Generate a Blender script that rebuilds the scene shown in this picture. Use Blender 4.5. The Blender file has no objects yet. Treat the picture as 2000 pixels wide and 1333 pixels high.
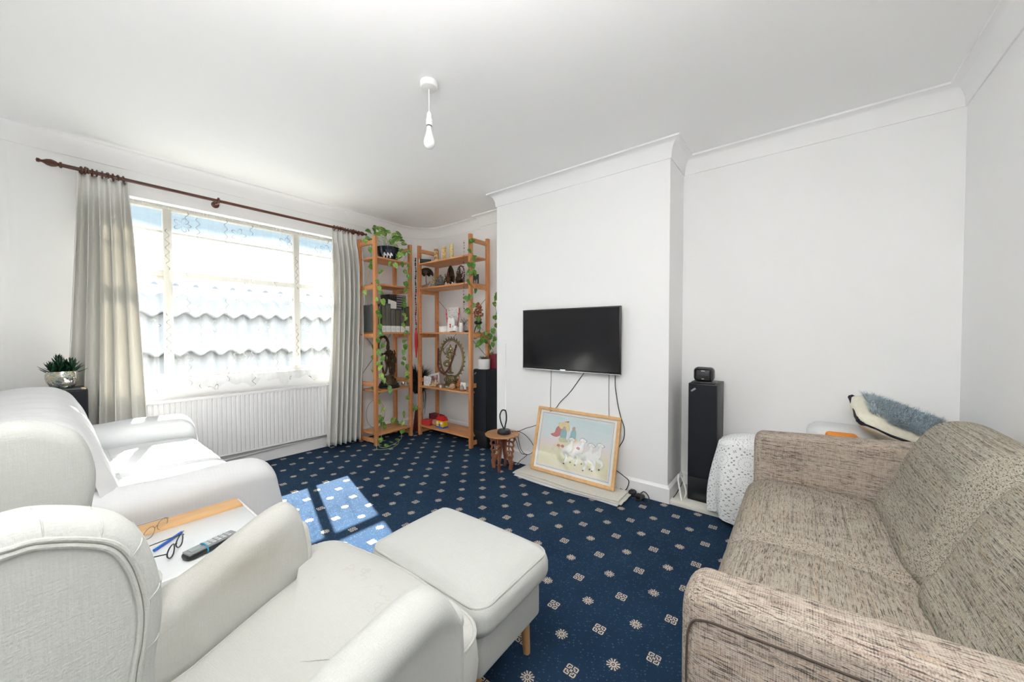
import bpy, bmesh, math, random
from mathutils import Vector, Matrix, noise as mnoise
from math import sin, cos, pi, radians, sqrt, atan2

# ------------------------------------------------------------------ camera, sky, sun, exposure
SC = bpy.context.scene
COL = SC.collection
cam_d = bpy.data.cameras.new('camera'); cam = bpy.data.objects.new('camera', cam_d); COL.objects.link(cam)
cam.location = (0, 0, 1.216)
cam.rotation_euler = (pi/2 - 0.0205, 0, 0.6682 - pi/2)
cam_d.sensor_width = 36; cam_d.lens = 36*711.84/2000; cam_d.clip_start = 0.02
SC.camera = cam
SC.view_settings.view_transform = 'Standard'; SC.view_settings.look = 'None'
SC.view_settings.gamma = 1; SC.view_settings.use_curve_mapping = False
SC.view_settings.exposure = 1.22
SC.cycles.use_denoising = True
SC.cycles.max_bounces = 14; SC.cycles.diffuse_bounces = 9; SC.cycles.transparent_max_bounces = 24
SC.cycles.sample_clamp_indirect = 6

SKY_STRENGTH = 1.2
SUN_STRENGTH = 26.0
world = bpy.data.worlds.new('sky'); SC.world = world; world.use_nodes = True
wn = world.node_tree; wn.nodes.clear()
w_out = wn.nodes.new('ShaderNodeOutputWorld'); w_bg = wn.nodes.new('ShaderNodeBackground')
w_tc = wn.nodes.new('ShaderNodeTexCoord'); w_sep = wn.nodes.new('ShaderNodeSeparateXYZ'); w_rmp = wn.nodes.new('ShaderNodeValToRGB')
w_ns = wn.nodes.new('ShaderNodeTexNoise'); w_ns.inputs['Scale'].default_value = 3.0; w_ns.inputs['Detail'].default_value = 5
w_mul = wn.nodes.new('ShaderNodeMath'); w_mul.operation = 'MULTIPLY_ADD'; w_mul.inputs[1].default_value = 0.12; w_mul.inputs[2].default_value = -0.06
w_add = wn.nodes.new('ShaderNodeMath'); w_add.operation = 'ADD'
wn.links.new(w_tc.outputs['Generated'], w_sep.inputs[0]); wn.links.new(w_tc.outputs['Generated'], w_ns.inputs['Vector'])
wn.links.new(w_ns.outputs['Fac'], w_mul.inputs[0]); wn.links.new(w_sep.outputs['Z'], w_add.inputs[0]); wn.links.new(w_mul.outputs[0], w_add.inputs[1])
wn.links.new(w_add.outputs[0], w_rmp.inputs[0]); wn.links.new(w_rmp.outputs[0], w_bg.inputs[0]); wn.links.new(w_bg.outputs[0], w_out.inputs[0])
cr = w_rmp.color_ramp
cr.elements[0].position = 0.0; cr.elements[0].color = (0.95, 0.97, 1.0, 1)
cr.elements[1].position = 1.0; cr.elements[1].color = (0.5, 0.62, 0.78, 1)
e = cr.elements.new(0.185); e.color = (0.95, 0.97, 1.0, 1)
e = cr.elements.new(0.215); e.color = (0.25, 0.325, 0.375, 1)
w_bg.inputs['Strength'].default_value = SKY_STRENGTH

sun_d = bpy.data.lights.new('sun', 'SUN'); sun = bpy.data.objects.new('sun', sun_d); COL.objects.link(sun)
sun_d.energy = SUN_STRENGTH; sun_d.angle = radians(0.6); sun_d.color = (1.0, 0.96, 0.9)
_s = Vector((0.283, 0.959, 0.84)).normalized()       # towards the sun
sun.rotation_euler = _s.to_track_quat('Z', 'Y').to_euler(); sun.location = (1, 6, 6)

def portal(name, loc, rot, sx, sy):
    d = bpy.data.lights.new(name, 'AREA'); d.shape = 'RECTANGLE'; d.size = sx; d.size_y = sy
    d.cycles.is_portal = True
    o = bpy.data.objects.new(name, d); o.location = loc; o.rotation_euler = rot; COL.objects.link(o)
portal('window_portal', (1.16, 4.16, 1.54), (-pi/2, 0, 0), 1.75, 1.45)

# ------------------------------------------------------------------ helpers
R = random.Random(7)
def V(*a): return Vector(a)

class NT:
    """small wrapper for writing node materials"""
    def __init__(s, name):
        s.m = bpy.data.materials.new(name); s.m.use_nodes = True; s.t = s.m.node_tree
        s.b = s.t.nodes['Principled BSDF']; s.out = s.t.nodes['Material Output']
    def n(s, typ, **k):
        x = s.t.nodes.new(typ)
        for a, b in k.items(): setattr(x, a, b)
        return x
    def put(s, sock, v):
        if isinstance(v, bpy.types.NodeSocket): s.t.links.new(v, sock)
        elif v is not None:
            if hasattr(sock, 'default_value') and hasattr(sock.default_value, '__len__') and not hasattr(v, '__len__'): v = (v,)*len(sock.default_value)
            if hasattr(v, '__len__') and len(v) == 3 and len(sock.default_value) == 4: v = (*v, 1)
            sock.default_value = v
    def ma(s, op, a, b=None, c=None):
        x = s.n('ShaderNodeMath', operation=op)
        for i, v in enumerate((a, b, c)):
            if v is not None: s.put(x.inputs[i], v)
        return x.outputs[0]
    def mix(s, f, a, b, bt='MIX'):
        x = s.n('ShaderNodeMix', data_type='RGBA', blend_type=bt)
        s.put(x.inputs[0], f); s.put(x.inputs[6], a); s.put(x.inputs[7], b); return x.outputs[2]
    def coord(s, kind='Object'): return s.n('ShaderNodeTexCoord').outputs[kind]
    def geo(s): return s.n('ShaderNodeNewGeometry').outputs['Position']
    def map(s, v, scale=(1,1,1), loc=(0,0,0), rot=(0,0,0)):
        x = s.n('ShaderNodeMapping'); s.put(x.inputs[0], v); x.inputs['Scale'].default_value = scale
        x.inputs['Location'].default_value = loc; x.inputs['Rotation'].default_value = rot; return x.outputs[0]
    def noise(s, v, scale=5, detail=2, rough=.5, out='Fac'):
        x = s.n('ShaderNodeTexNoise'); s.put(x.inputs['Vector'], v); s.put(x.inputs['Scale'], scale)
        x.inputs['Detail'].default_value = detail; x.inputs['Roughness'].default_value = rough; return x.outputs[out]
    def vor(s, v, scale=5, feature='F1', out='Distance'):
        x = s.n('ShaderNodeTexVoronoi', feature=feature); s.put(x.inputs['Vector'], v); x.inputs['Scale'].default_value = scale; return x.outputs[out]
    def sep(s, v): x = s.n('ShaderNodeSeparateXYZ'); s.put(x.inputs[0], v); return x.outputs
    def comb(s, a, b, c):
        x = s.n('ShaderNodeCombineXYZ')
        for i, v in enumerate((a, b, c)): s.put(x.inputs[i], v)
        return x.outputs[0]
    def ramp(s, f, *stops, interp='LINEAR'):
        x = s.n('ShaderNodeValToRGB'); s.put(x.inputs[0], f); r = x.color_ramp; r.interpolation = interp
        while len(r.elements) < len(stops): r.elements.new(0.5)
        for el, (p, c) in zip(r.elements, stops):
            el.position = p; el.color = (*c, 1) if hasattr(c, '__len__') else (c, c, c, 1)
        return x.outputs[0]
    def bump(s, h, strength=.3, dist=.002):
        x = s.n('ShaderNodeBump'); s.put(x.inputs['Height'], h); x.inputs['Strength'].default_value = strength
        x.inputs['Distance'].default_value = dist; s.put(s.b.inputs['Normal'], x.outputs[0]); return x.outputs[0]
    def set(s, color=None, rough=None, metal=None, **k):
        if color is not None: s.put(s.b.inputs['Base Color'], color)
        if rough is not None: s.put(s.b.inputs['Roughness'], rough)
        if metal is not None: s.put(s.b.inputs['Metallic'], metal)
        for a, v in k.items(): s.put(s.b.inputs[a.replace('_', ' ')], v)
        return s.m

def flat(name, color, rough=.6, metal=0, nz=.06, scale=60, bump=.0, **k):
    t = NT(name); p = t.coord()
    f = t.noise(p, scale, 3)
    c2 = tuple(max(0, c*(1-nz*3)) for c in color); c1 = tuple(min(1, c*(1+nz)) for c in color)
    m = t.set(t.mix(f, c1, c2), rough, metal, **k)
    if bump: t.bump(f, bump, .002)
    return m

class MB:
    def __init__(s): s.bm = bmesh.new()
    def _add(s, tmp, mi=0, M=None):
        if M is not None: tmp.transform(M)
        for f in tmp.faces: f.material_index = mi
        me = bpy.data.meshes.new('_t'); tmp.to_mesh(me); tmp.free(); s.bm.from_mesh(me); bpy.data.meshes.remove(me); return s
    def box(s, c, d, bev=0, seg=2, rz=0, mi=0, M=None):
        t = bmesh.new(); bmesh.ops.create_cube(t, size=1)
        for v in t.verts: v.co = Vector((v.co.x*d[0], v.co.y*d[1], v.co.z*d[2]))
        if bev: bmesh.ops.bevel(t, geom=t.edges[:], offset=bev, segments=seg, profile=.5, affect='EDGES')
        X = Matrix.Translation(c) @ Matrix.Rotation(rz, 4, 'Z')
        if M is not None: X = M @ X
        return s._add(t, mi, X)
    def box2(s, a, b, bev=0, seg=2, mi=0):
        return s.box([(a[i]+b[i])/2 for i in range(3)], [abs(b[i]-a[i]) for i in range(3)], bev, seg, mi=mi)
    def sph(s, c, r, sub=2, mi=0, M=None):
        t = bmesh.new(); bmesh.ops.create_icosphere(t, subdivisions=sub, radius=1)
        rr = r if hasattr(r, '__len__') else (r, r, r)
        X = Matrix.Translation(c)
        if M is not None: X = X @ M
        X = X @ Matrix.Diagonal((*rr, 1))
        return s._add(t, mi, X)
    def tube(s, pts, r, seg=8, closed=False, mi=0, cap=True, flat=1.0):
        pts = [Vector(p) for p in pts]; n = len(pts)
        rr = r if hasattr(r, '__len__') else [r]*n
        bm = bmesh.new(); rings = []; prev = None
        for i, p in enumerate(pts):
            a = pts[(i-1) % n] if (closed or i > 0) else p; b = pts[(i+1) % n] if (closed or i < n-1) else p
            t = (b-a); t = t.normalized() if t.length > 1e-9 else Vector((0, 0, 1))
            if prev is None:
                u = t.orthogonal().normalized()
                if abs(t.z) < .9: u = Vector((0, 0, 1)).cross(t).normalized()
            else:
                u = prev - t*prev.dot(t); u = u.normalized() if u.length > 1e-6 else t.orthogonal().normalized()
            prev = u; w = t.cross(u)
            rings.append([bm.verts.new(p + (u*cos(2*pi*k/seg) + w*sin(2*pi*k/seg)*flat)*rr[i]) for k in range(seg)])
        for i in range(n if closed else n-1):
            A, B = rings[i], rings[(i+1) % n]
            for k in range(seg): bm.faces.new((A[k], A[(k+1) % seg], B[(k+1) % seg], B[k]))
        if cap and not closed:
            bm.faces.new(rings[0][::-1]); bm.faces.new(rings[-1])
        return s._add(bm, mi)
    def cyl(s, a, b, r, seg=20, mi=0, r2=None): return s.tube([a, b], [r, r if r2 is None else r2], seg, mi=mi)
    def lathe(s, prof, c=(0,0,0), seg=28, mi=0, M=None, ov=1):
        bm = bmesh.new(); rings = []
        for r, z in prof:
            rings.append([bm.verts.new((r*cos(2*pi*k/seg), r*sin(2*pi*k/seg)*ov, z)) for k in range(seg)])
        for A, B in zip(rings, rings[1:]):
            for k in range(seg): bm.faces.new((A[k], A[(k+1) % seg], B[(k+1) % seg], B[k]))
        bmesh.ops.remove_doubles(bm, verts=bm.verts, dist=1e-6)
        e = [x for x in bm.edges if x.is_boundary]
        if e: bmesh.ops.holes_fill(bm, edges=e)
        X = Matrix.Translation(c)
        if M is not None: X = X @ M
        return s._add(bm, mi, X)
    def prism(s, poly, axis, a, b, mi=0, bev=0, seg=3, M=None):
        """polygon (2d) extruded along axis from a to b"""
        bm = bmesh.new()
        def P(p, t):
            return {'y': (p[0], t, p[1]), 'x': (t, p[0], p[1]), 'z': (p[0], p[1], t)}[axis]
        A = [bm.verts.new(P(p, a)) for p in poly]; B = [bm.verts.new(P(p, b)) for p in poly]; n = len(poly)
        fa = bm.faces.new(A); fb = bm.faces.new(B[::-1])
        for i in range(n): bm.faces.new((A[i], B[i], B[(i+1) % n], A[(i+1) % n]))
        bmesh.ops.recalc_face_normals(bm, faces=bm.faces)
        if bev:
            es = list({e for f in (fa, fb) for e in f.edges})
            bmesh.ops.bevel(bm, geom=es, offset=bev, segments=seg, profile=.5, affect='EDGES')
        return s._add(bm, mi, M)
    def grid(s, fn, nu, nv, mi=0, closeu=False):
        bm = bmesh.new()
        g = [[bm.verts.new(fn(i/nu, j/nv)) for j in range(nv+1)] for i in range(nu + (0 if closeu else 1))]
        for i in range(nu):
            A = g[i]; B = g[(i+1) % len(g)] if closeu else g[i+1]
            for j in range(nv): bm.faces.new((A[j], B[j], B[j+1], A[j+1]))
        return s._add(bm, mi)
    def loft(s, secs, mi=0, cap=True):
        bm = bmesh.new(); g = [[bm.verts.new(p) for p in sec] for sec in secs]; n = len(secs[0])
        for A, B in zip(g, g[1:]):
            for k in range(n): bm.faces.new((A[k], A[(k+1) % n], B[(k+1) % n], B[k]))
        if cap: bm.faces.new(g[0][::-1]); bm.faces.new(g[-1])
        bmesh.ops.recalc_face_normals(bm, faces=bm.faces)
        return s._add(bm, mi)
    def cushion(s, c, d, r=.05, puff=.02, n=14, M=None, mi=0, pz=None, pinch=0):
        """soft rounded box; puff swells the faces"""
        t = bmesh.new(); bmesh.ops.create_cube(t, size=2); bmesh.ops.subdivide_edges(t, edges=t.edges[:], cuts=n, use_grid_fill=True)
        h = [x/2 for x in d]; r = min(r, *[x*.98 for x in h])
        for v in t.verts:
            q = Vector([v.co[i]*h[i] for i in range(3)])
            core = Vector([max(-(h[i]-r), min(h[i]-r, q[i])) for i in range(3)])
            dv = q-core
            # cube-shaped offset mapped on a sphere
            if dv.length > 1e-9: q = core + dv.normalized()*r
            u = v.co
            for i in range(3):
                a, b = [j for j in range(3) if j != i]
                w = max(0, 1-u[a]**2)*max(0, 1-u[b]**2)
                amt = puff if pz is None else pz[i]
                if abs(u[i]) > .98: q[i] += math.copysign(amt*w**.6, u[i])
            if pinch:
                k = (abs(u.x)*abs(u.y))**3
                q.z *= 1-pinch*k
            v.co = q
        X = Matrix.Translation(c)
        if M is not None: X = X @ M
        return s._add(t, mi, X)
    def build(s, name, mat, parent=None, sub=0, smooth=True, world=True, bevel=0, recalc=False, solid=0, remesh=0, dec=0, kind=None):
        if recalc: bmesh.ops.recalc_face_normals(s.bm, faces=s.bm.faces)
        me = bpy.data.meshes.new(name)
        if parent is not None and world:
            Mx = Matrix.Translation(parent.location) @ parent.rotation_euler.to_matrix().to_4x4()
            q = parent.parent
            if q is not None: Mx = PW[parent.name]
            s.bm.transform(Mx.inverted())
        s.bm.to_mesh(me); s.bm.free()
        for m in (mat if isinstance(mat, (list, tuple)) else [mat]): me.materials.append(m)
        o = bpy.data.objects.new(name, me); COL.objects.link(o)
        if parent is not None:
            o.parent = parent
        PW[o.name] = PW.get(parent.name, Matrix.Translation(parent.location) @ parent.rotation_euler.to_matrix().to_4x4()) if parent is not None else Matrix()
        if smooth:
            for p in me.polygons: p.use_smooth = True
            if not sub and not remesh:
                try: me.set_sharp_from_angle(angle=radians(38))
                except Exception: pass
        if remesh: x = o.modifiers.new('r', 'REMESH'); x.mode = 'VOXEL'; x.voxel_size = remesh; x.use_smooth_shade = True
        if solid: x = o.modifiers.new('s', 'SOLIDIFY'); x.thickness = solid; x.offset = 0
        if bevel: x = o.modifiers.new('b', 'BEVEL'); x.width = bevel; x.segments = 2; x.limit_method = 'ANGLE'
        if sub: x = o.modifiers.new('u', 'SUBSURF'); x.levels = sub; x.render_levels = sub
        if kind: o['kind'] = kind
        return o
PW = {}
def tag(o, label, cat, group=None, kind=None):
    if label: o['label'] = label
    if cat: o['category'] = cat
    if group: o['group'] = group
    if kind: o['kind'] = kind
    return o
def thing(name, label, cat, loc=(0,0,0), rz=0, group=None):
    o = bpy.data.objects.new(name, None); COL.objects.link(o); o.location = loc; o.rotation_euler = (0, 0, rz); o.empty_display_size = .05
    return tag(o, label, cat, group)
def struct(o): o['kind'] = 'structure'; return o
def dup(root, loc, rz=None, label=None):
    r = root.copy(); COL.objects.link(r); r.location = loc
    if rz is not None: r.rotation_euler = (0, 0, rz)
    if label: r['label'] = label
    for ch in list(root.children):
        c = ch.copy(); COL.objects.link(c); c.parent = r
        for g in ch.children:
            d = g.copy(); COL.objects.link(d); d.parent = c
    return r
def smooth_path(pts, n=6, closed=False):
    pts = [Vector(p) for p in pts]; N = len(pts); out = []
    rng = range(N if closed else N-1)
    for i in rng:
        p0 = pts[(i-1) % N] if (closed or i > 0) else pts[i]; p1 = pts[i]; p2 = pts[(i+1) % N]
        p3 = pts[(i+2) % N] if (closed or i+2 < N) else p2
        for k in range(n):
            t = k/n
            out.append(.5*((2*p1)+(p2-p0)*t+(2*p0-5*p1+4*p2-p3)*t*t+(3*p1-p0-3*p2+p3)*t**3))
    if not closed: out.append(pts[-1])
    return out
def interp(x, tab):
    if x <= tab[0][0]: return tab[0][1]
    for (a, u), (b, v) in zip(tab, tab[1:]):
        if x <= b: return u+(v-u)*(x-a)/(b-a)
    return tab[-1][1]
def nz(x, y=0, z=0): return mnoise.noise(Vector((x, y, z)))

# ------------------------------------------------------------------ materials
def mk_wall(name, c):
    t = NT(name); p = t.geo()
    f = t.noise(p, 1.6, 3); g = t.noise(p, 220, 3)
    t.bump(g, .08, .001)
    return t.set(t.mix(f, c, tuple(x*.97 for x in c)), .85)
M_wall = mk_wall('wall_paint', (.865, .865, .865))
M_ceil = mk_wall('ceiling_paint', (.92, .92, .92))
M_trim = mk_wall('trim_paint', (.88, .88, .88))
M_trim2 = flat('gloss_white', (.86, .86, .86), .35, nz=.01)
M_rad = flat('radiator_enamel', (.80, .79, .785), .4, nz=.01)

def mk_carpet():
    t = NT('navy_carpet'); p = t.geo(); X, Y, Z = t.sep(p)
    ax, ay, lx, ly = .1178, .1093, 1.0264, .7409
    def cell(x, l, a, off):
        u = t.ma('DIVIDE', t.ma('SUBTRACT', x, l + off*a), 2*a)
        return t.ma('MULTIPLY', t.ma('SUBTRACT', t.ma('FRACT', t.ma('ADD', u, 100.5)), .5), 2*a)
    wob = t.noise(p, 300, 2)
    # star
    sx, sy = cell(X, lx, ax, 0), cell(Y, ly, ay, 0)
    r = t.ma('SQRT', t.ma('ADD', t.ma('MULTIPLY', sx, sx), t.ma('MULTIPLY', sy, sy)))
    th = t.ma('ARCTAN2', sy, sx)
    rays = t.ma('GREATER_THAN', t.ma('SINE', t.ma('MULTIPLY', th, 12)), -.15)
    r8 = t.ma('MULTIPLY', t.ma('ABSOLUTE', t.ma('COSINE', t.ma('MULTIPLY', th, 4))), .0055)
    o1 = t.ma('MULTIPLY', rays, t.ma('LESS_THAN', r, t.ma('ADD', .0205, r8)))
    o1 = t.ma('MULTIPLY', o1, t.ma('GREATER_THAN', r, .0095))
    o1b = t.ma('MULTIPLY', t.ma('LESS_THAN', r, .0115), t.ma('GREATER_THAN', r, .006))
    o1 = t.ma('MAXIMUM', o1, o1b); o1 = t.ma('MAXIMUM', o1, t.ma('LESS_THAN', r, .003))
    # square
    qx, qy = t.ma('ABSOLUTE', cell(X, lx, ax, 1)), t.ma('ABSOLUTE', cell(Y, ly, ay, 1))
    mx = t.ma('MAXIMUM', qx, qy); mn = t.ma('MINIMUM', qx, qy)
    inside = t.ma('MULTIPLY', t.ma('LESS_THAN', mx, .0225), t.ma('GREATER_THAN', mn, .0022))
    hx = t.ma('MULTIPLY', t.ma('GREATER_THAN', mx, .013), t.ma('LESS_THAN', mx, .0175))
    hx = t.ma('MULTIPLY', hx, t.ma('GREATER_THAN', mn, .006))
    hy = t.ma('MULTIPLY', t.ma('LESS_THAN', mx, .0085), t.ma('GREATER_THAN', mx, .0058))
    holes = t.ma('MAXIMUM', hx, hy)
    o2 = t.ma('MULTIPLY', inside, t.ma('SUBTRACT', 1, holes))
    diag = t.ma('LESS_THAN', t.ma('ADD', qx, qy), .005)
    o2 = t.ma('MAXIMUM', o2, diag)
    o2 = t.ma('MULTIPLY', o2, t.ma('LESS_THAN', t.ma('ADD', qx, qy), .041))
    mot = t.ma('MAXIMUM', o1, o2)
    mot = t.ma('MULTIPLY', mot, t.ma('GREATER_THAN', wob, .36))
    # small pin dots woven in diagonal rows
    dd = t.vor(t.map(p, (1, 1, 0.0), rot=(0, 0, .5)), 95)
    row = t.ma('GREATER_THAN', t.ma('SINE', t.ma('MULTIPLY', t.ma('ADD', t.ma('MULTIPLY', X, 1.0), t.ma('MULTIPLY', Y, .6)), 420)), .2)
    dots = t.ma('MULTIPLY', t.ma('LESS_THAN', dd, .26), row)
    big = t.noise(p, 2.2, 4, .6); fine = t.noise(p, 900, 2)
    base = t.ramp(big, (.3, (.010, .028, .062)), (.7, (.016, .043, .090)))
    base = t.mix(t.ma('MULTIPLY', fine, .45), base, (.006, .015, .032))
    base = t.mix(t.ma('MULTIPLY', dots, .55), base, (.10, .16, .23))
    cr_ = t.mix(wob, (.66, .60, .52), (.50, .40, .31))
    t.bump(t.ma('ADD', fine, t.noise(p, 250, 2)), .5, .003)
    return t.set(t.mix(mot, base, cr_), .95, Specular_IOR_Level=.1, Sheen_Weight=.03, Sheen_Roughness=.5, Sheen_Tint=(.6, .75, .9, 1))
M_carpet = mk_carpet()

def mk_linen(name, c1, c2, sc=1, bs=.35, stain=None):
    t = NT(name); p = t.coord()
    a = t.noise(t.map(p, (25, 420, 420)), sc, 2); b = t.noise(t.map(p, (420, 25, 420)), sc, 2); d = t.noise(t.map(p, (420, 420, 25)), sc, 2)
    w = t.ma('ADD', t.ma('ADD', a, b), d)
    f = t.ramp(w, (.42, 0), (.58, 1)) if False else t.ma('MULTIPLY', w, .6667)
    f = t.ma('SUBTRACT', t.ma('MULTIPLY', f, 2.2), .6)
    big = t.noise(p, 3.5, 4)
    col = t.mix(t.ma('MULTIPLY', f, .55), c1, c2); col = t.mix(t.ma('MULTIPLY', big, .35), col, tuple(x*.9 for x in c2))
    if stain: col = stain(t, p, col)
    t.bump(w, bs, .0015)
    return t.set(col, .92, Specular_IOR_Level=.15, Sheen_Weight=.1)
M_linen = mk_linen('grey_white_linen', (.60, .612, .585), (.51, .525, .50))
def _stain(t, p, col):
    d = t.noise(t.map(p, (1, 1, 1), (3, 1, 0)), 4.2, 4, .6)
    ln = t.ma('LESS_THAN', t.ma('ABSOLUTE', t.ma('SUBTRACT', d, .5)), .006)
    big = t.noise(t.map(p, (1, 1, 1), (9, 2, 0)), 2.0, 2)
    ln = t.ma('MULTIPLY', ln, t.ma('GREATER_THAN', big, .54))
    col = t.mix(t.ma('MULTIPLY', ln, .22), col, (.40, .36, .30))
    x, y, z = t.sep(p)
    return col
M_linen_seat = mk_linen('grey_white_linen_seat', (.60, .60, .57), (.53, .535, .505), stain=_stain)
def _dirt(t, p, col):
    X, Y, Z = t.sep(p)
    def blob(x0, z0, rx, rz, amt):
        a = t.ma('DIVIDE', t.ma('SUBTRACT', X, x0), rx); b = t.ma('DIVIDE', t.ma('SUBTRACT', Z, z0), rz)
        r = t.ma('SQRT', t.ma('ADD', t.ma('MULTIPLY', a, a), t.ma('MULTIPLY', b, b)))
        r = t.ma('ADD', r, t.ma('SUBTRACT', t.noise(p, 18, 4, .7), .5))
        return t.ma('MULTIPLY', t.ramp(r, (0, 1), (1, 0)), amt)
    k = blob(.37, .56, .16, .08, .42)
    col = t.mix(k, col, (.34, .30, .22))
    a = blob(.145, .415, .006, .006, 1.0)
    return t.mix(a, col, (.25, .05, .04))
M_linen_arm = mk_linen('grey_white_linen_arm', (.60, .595, .56), (.52, .52, .49), stain=_dirt)
M_pipe = mk_linen('linen_piping', (.57, .58, .55), (.48, .49, .46))
M_cot = mk_linen('white_cotton', (.70, .71, .72), (.64, .655, .665), bs=.2)

def mk_rib():
    t = NT('ribbed_white_cotton'); p = t.coord(); X, Y, Z = t.sep(p)
    s1 = t.ma('SINE', t.ma('MULTIPLY', t.ma('ADD', Z, t.ma('MULTIPLY', Y, .6)), 1500))
    s2 = t.ma('SINE', t.ma('MULTIPLY', X, 500))
    h = t.ma('ADD', s1, t.ma('MULTIPLY', s2, .35))
    t.bump(h, .3, .001)
    return t.set(t.mix(t.ma('MULTIPLY_ADD', s1, .10, .12), (.76, .77, .78), (.60, .61, .62)), .9)
M_rib = mk_rib()

def mk_tweed(name, axis, cast=(1, 1, 1)):
    """tweed whose long yarn streaks run along one axis"""
    t = NT(name); p = t.coord()
    def S(al, ac): return tuple(al if i == axis else ac for i in range(3))
    N = lambda s, d=1, l=(0, 0, 0): t.noise(t.map(p, s, l), 1, d)
    C = lambda *c: tuple(x*y for x, y in zip(c, cast))
    yarn = N(S(1.6, 170), 2, (3, 1, 2)); yarn2 = N(S(2, 95), 1, (13, 7, 5))
    base = t.ramp(yarn, (.34, C(.17, .145, .125)), (.44, C(.30, .265, .23)), (.52, C(.41, .375, .325)), (.60, C(.33, .27, .235)), (.70, C(.50, .46, .40)))
    base = t.mix(t.ramp(yarn2, (.60, 0), (.68, .38)), base, C(.46, .31, .19))
    base = t.mix(t.ramp(yarn2, (.33, .40), (.40, 0)), base, C(.27, .16, .14))
    # cross yarns, every thread at right angles to the streaks
    for k in range(3):
        if k == axis: continue
        s_ = tuple(26 if i == k else 330 for i in range(3))
        base = t.mix(t.ramp(N(s_, 1, (k+1, 4, 9)), (.50, 0), (.64, .42)), base, C(.50, .47, .41))
        base = t.mix(t.ramp(N(s_, 1, (k+11, 2, 7)), (.60, 0), (.67, .40)), base, C(.05, .045, .042))
    dash = N(S(34, 340), 1, (21, 3, 8)); base = t.mix(t.ramp(dash, (.575, 0), (.65, .80)), base, C(.045, .042, .045))
    fine = t.noise(p, 520, 2); q = t.map(t.noise(p, 6, 2, out='Color'), (.012,)*3); vx = t.n('ShaderNodeVectorMath', operation='ADD'); t.put(vx.inputs[0], p); t.put(vx.inputs[1], q)
    X, Y, Z = t.sep(vx.outputs[0]); sn = lambda a: t.ma('SINE', t.ma('MULTIPLY', a, 1450))
    grid = t.ma('ADD', t.ma('ADD', sn(X), sn(Y)), sn(Z)); base = t.mix(t.ramp(t.ma('MULTIPLY_ADD', grid, .25, .5), (.55, 0), (.85, .45)), base, C(.52, .49, .43))
    t.bump(t.ma('ADD', t.ma('ADD', yarn, dash), fine), .55, .0015)
    return t.set(base, .95, Specular_IOR_Level=.1)
M_tweed = mk_tweed('tweed_seat', 0, (.98, .96, .92)); M_tweedb = mk_tweed('tweed_back', 0, (.92, .95, .90)); M_tweedy = mk_tweed('tweed_arm', 1, (1.02, .96, .93))

def mk_wood(name, c1, c2, ax='z', knots=True, sc=1, rough=.45):
    t = NT(name); p = t.coord()
    s = {'x': (2, 40, 40), 'y': (40, 2, 40), 'z': (40, 40, 2)}[ax]
    s2 = {'x': (1.5, 9, 9), 'y': (9, 1.5, 9), 'z': (9, 9, 1.5)}[ax]
    g = t.noise(t.map(p, s), sc, 3, .6); g2 = t.noise(t.map(p, s2), sc, 3)
    f = t.ma('ADD', t.ma('MULTIPLY', g, .6), t.ma('MULTIPLY', g2, .5))
    col = t.ramp(f, (.38, c2), (.68, c1))
    if knots:
        k = t.vor(t.map(p, {'x': (2.2, 9, 9), 'y': (9, 2.2, 9), 'z': (9, 9, 2.2)}[ax]), 1.6)
        col = t.mix(t.ramp(k, (.045, .85), (.10, 0)), col, tuple(x*.22 for x in c2))
    t.bump(g, .08, .001)
    return t.set(col, rough)
M_pine_v = mk_wood('pine_upright', (.66, .30, .12), (.46, .17, .06), 'z')
M_pine_x = mk_wood('pine_board', (.66, .32, .13), (.48, .19, .07), 'x')
M_pine_y = mk_wood('pine_board_long', (.66, .33, .14), (.48, .20, .08), 'y')
M_beech = mk_wood('light_beech', (.72, .45, .21), (.58, .33, .14), 'x', knots=False)
M_leg = mk_wood('oak_leg', (.55, .32, .14), (.45, .24, .09), 'z', knots=False)
M_darkwood = mk_wood('mahogany_rod', (.13, .035, .02), (.06, .02, .012), 'x', knots=False, rough=.3)
M_stool = mk_wood('carved_sheesham', (.50, .27, .12), (.28, .12, .05), 'y', knots=True)
M_stool_leg = mk_wood('carved_leg', (.30, .11, .05), (.16, .05, .025), 'z', knots=False)
M_black = flat('black_vinyl', (.012, .014, .017), .42, nz=.2)
M_grille = flat('black_cloth', (.006, .009, .016), .85, nz=.2, scale=400)
M_blackpl = flat('black_plastic', (.015, .015, .016), .35)
M_rubber = flat('black_rubber', (.02, .02, .022), .55)
M_greypl = flat('grey_plastic', (.25, .26, .27), .4)
M_silver = flat('silver_metal', (.7, .7, .7), .25, 1, nz=.02)
M_bronze = flat('aged_bronze', (.10, .07, .035), .45, .75, nz=.25, scale=80)
M_brass = flat('old_brass', (.34, .27, .13), .38, .85, nz=.2, scale=90)
M_brassd = flat('dull_brass', (.22, .17, .08), .5, .7, nz=.3, scale=60)
M_maroon = flat('maroon_beads', (.12, .022, .02), .6)
M_white = flat('white_plastic', (.82, .82, .81), .4, nz=.01)
M_ceramic = flat('white_ceramic', (.80, .79, .78), .35, nz=.02)
M_paper = flat('paper_white', (.82, .81, .78), .8, nz=.03)
M_red = flat('red_cloth', (.55, .012, .02), .7)
M_leafg = None
def mk_leaf(name, a, b, vari=0):
    t = NT(name); p = t.coord(); f = t.noise(p, 25, 3); col = t.mix(f, a, b)
    if vari:
        g = t.noise(p, 55, 3); col = t.mix(t.ramp(g, (.56, 0), (.64, vari)), col, (.62, .68, .30))
    t.bump(f, .2, .002)
    return t.set(col, .38, Transmission_Weight=0.0, Subsurface_Weight=.0)
M_leaf1 = mk_leaf('pothos_green', (.10, .27, .025), (.05, .15, .015), .5)
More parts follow.
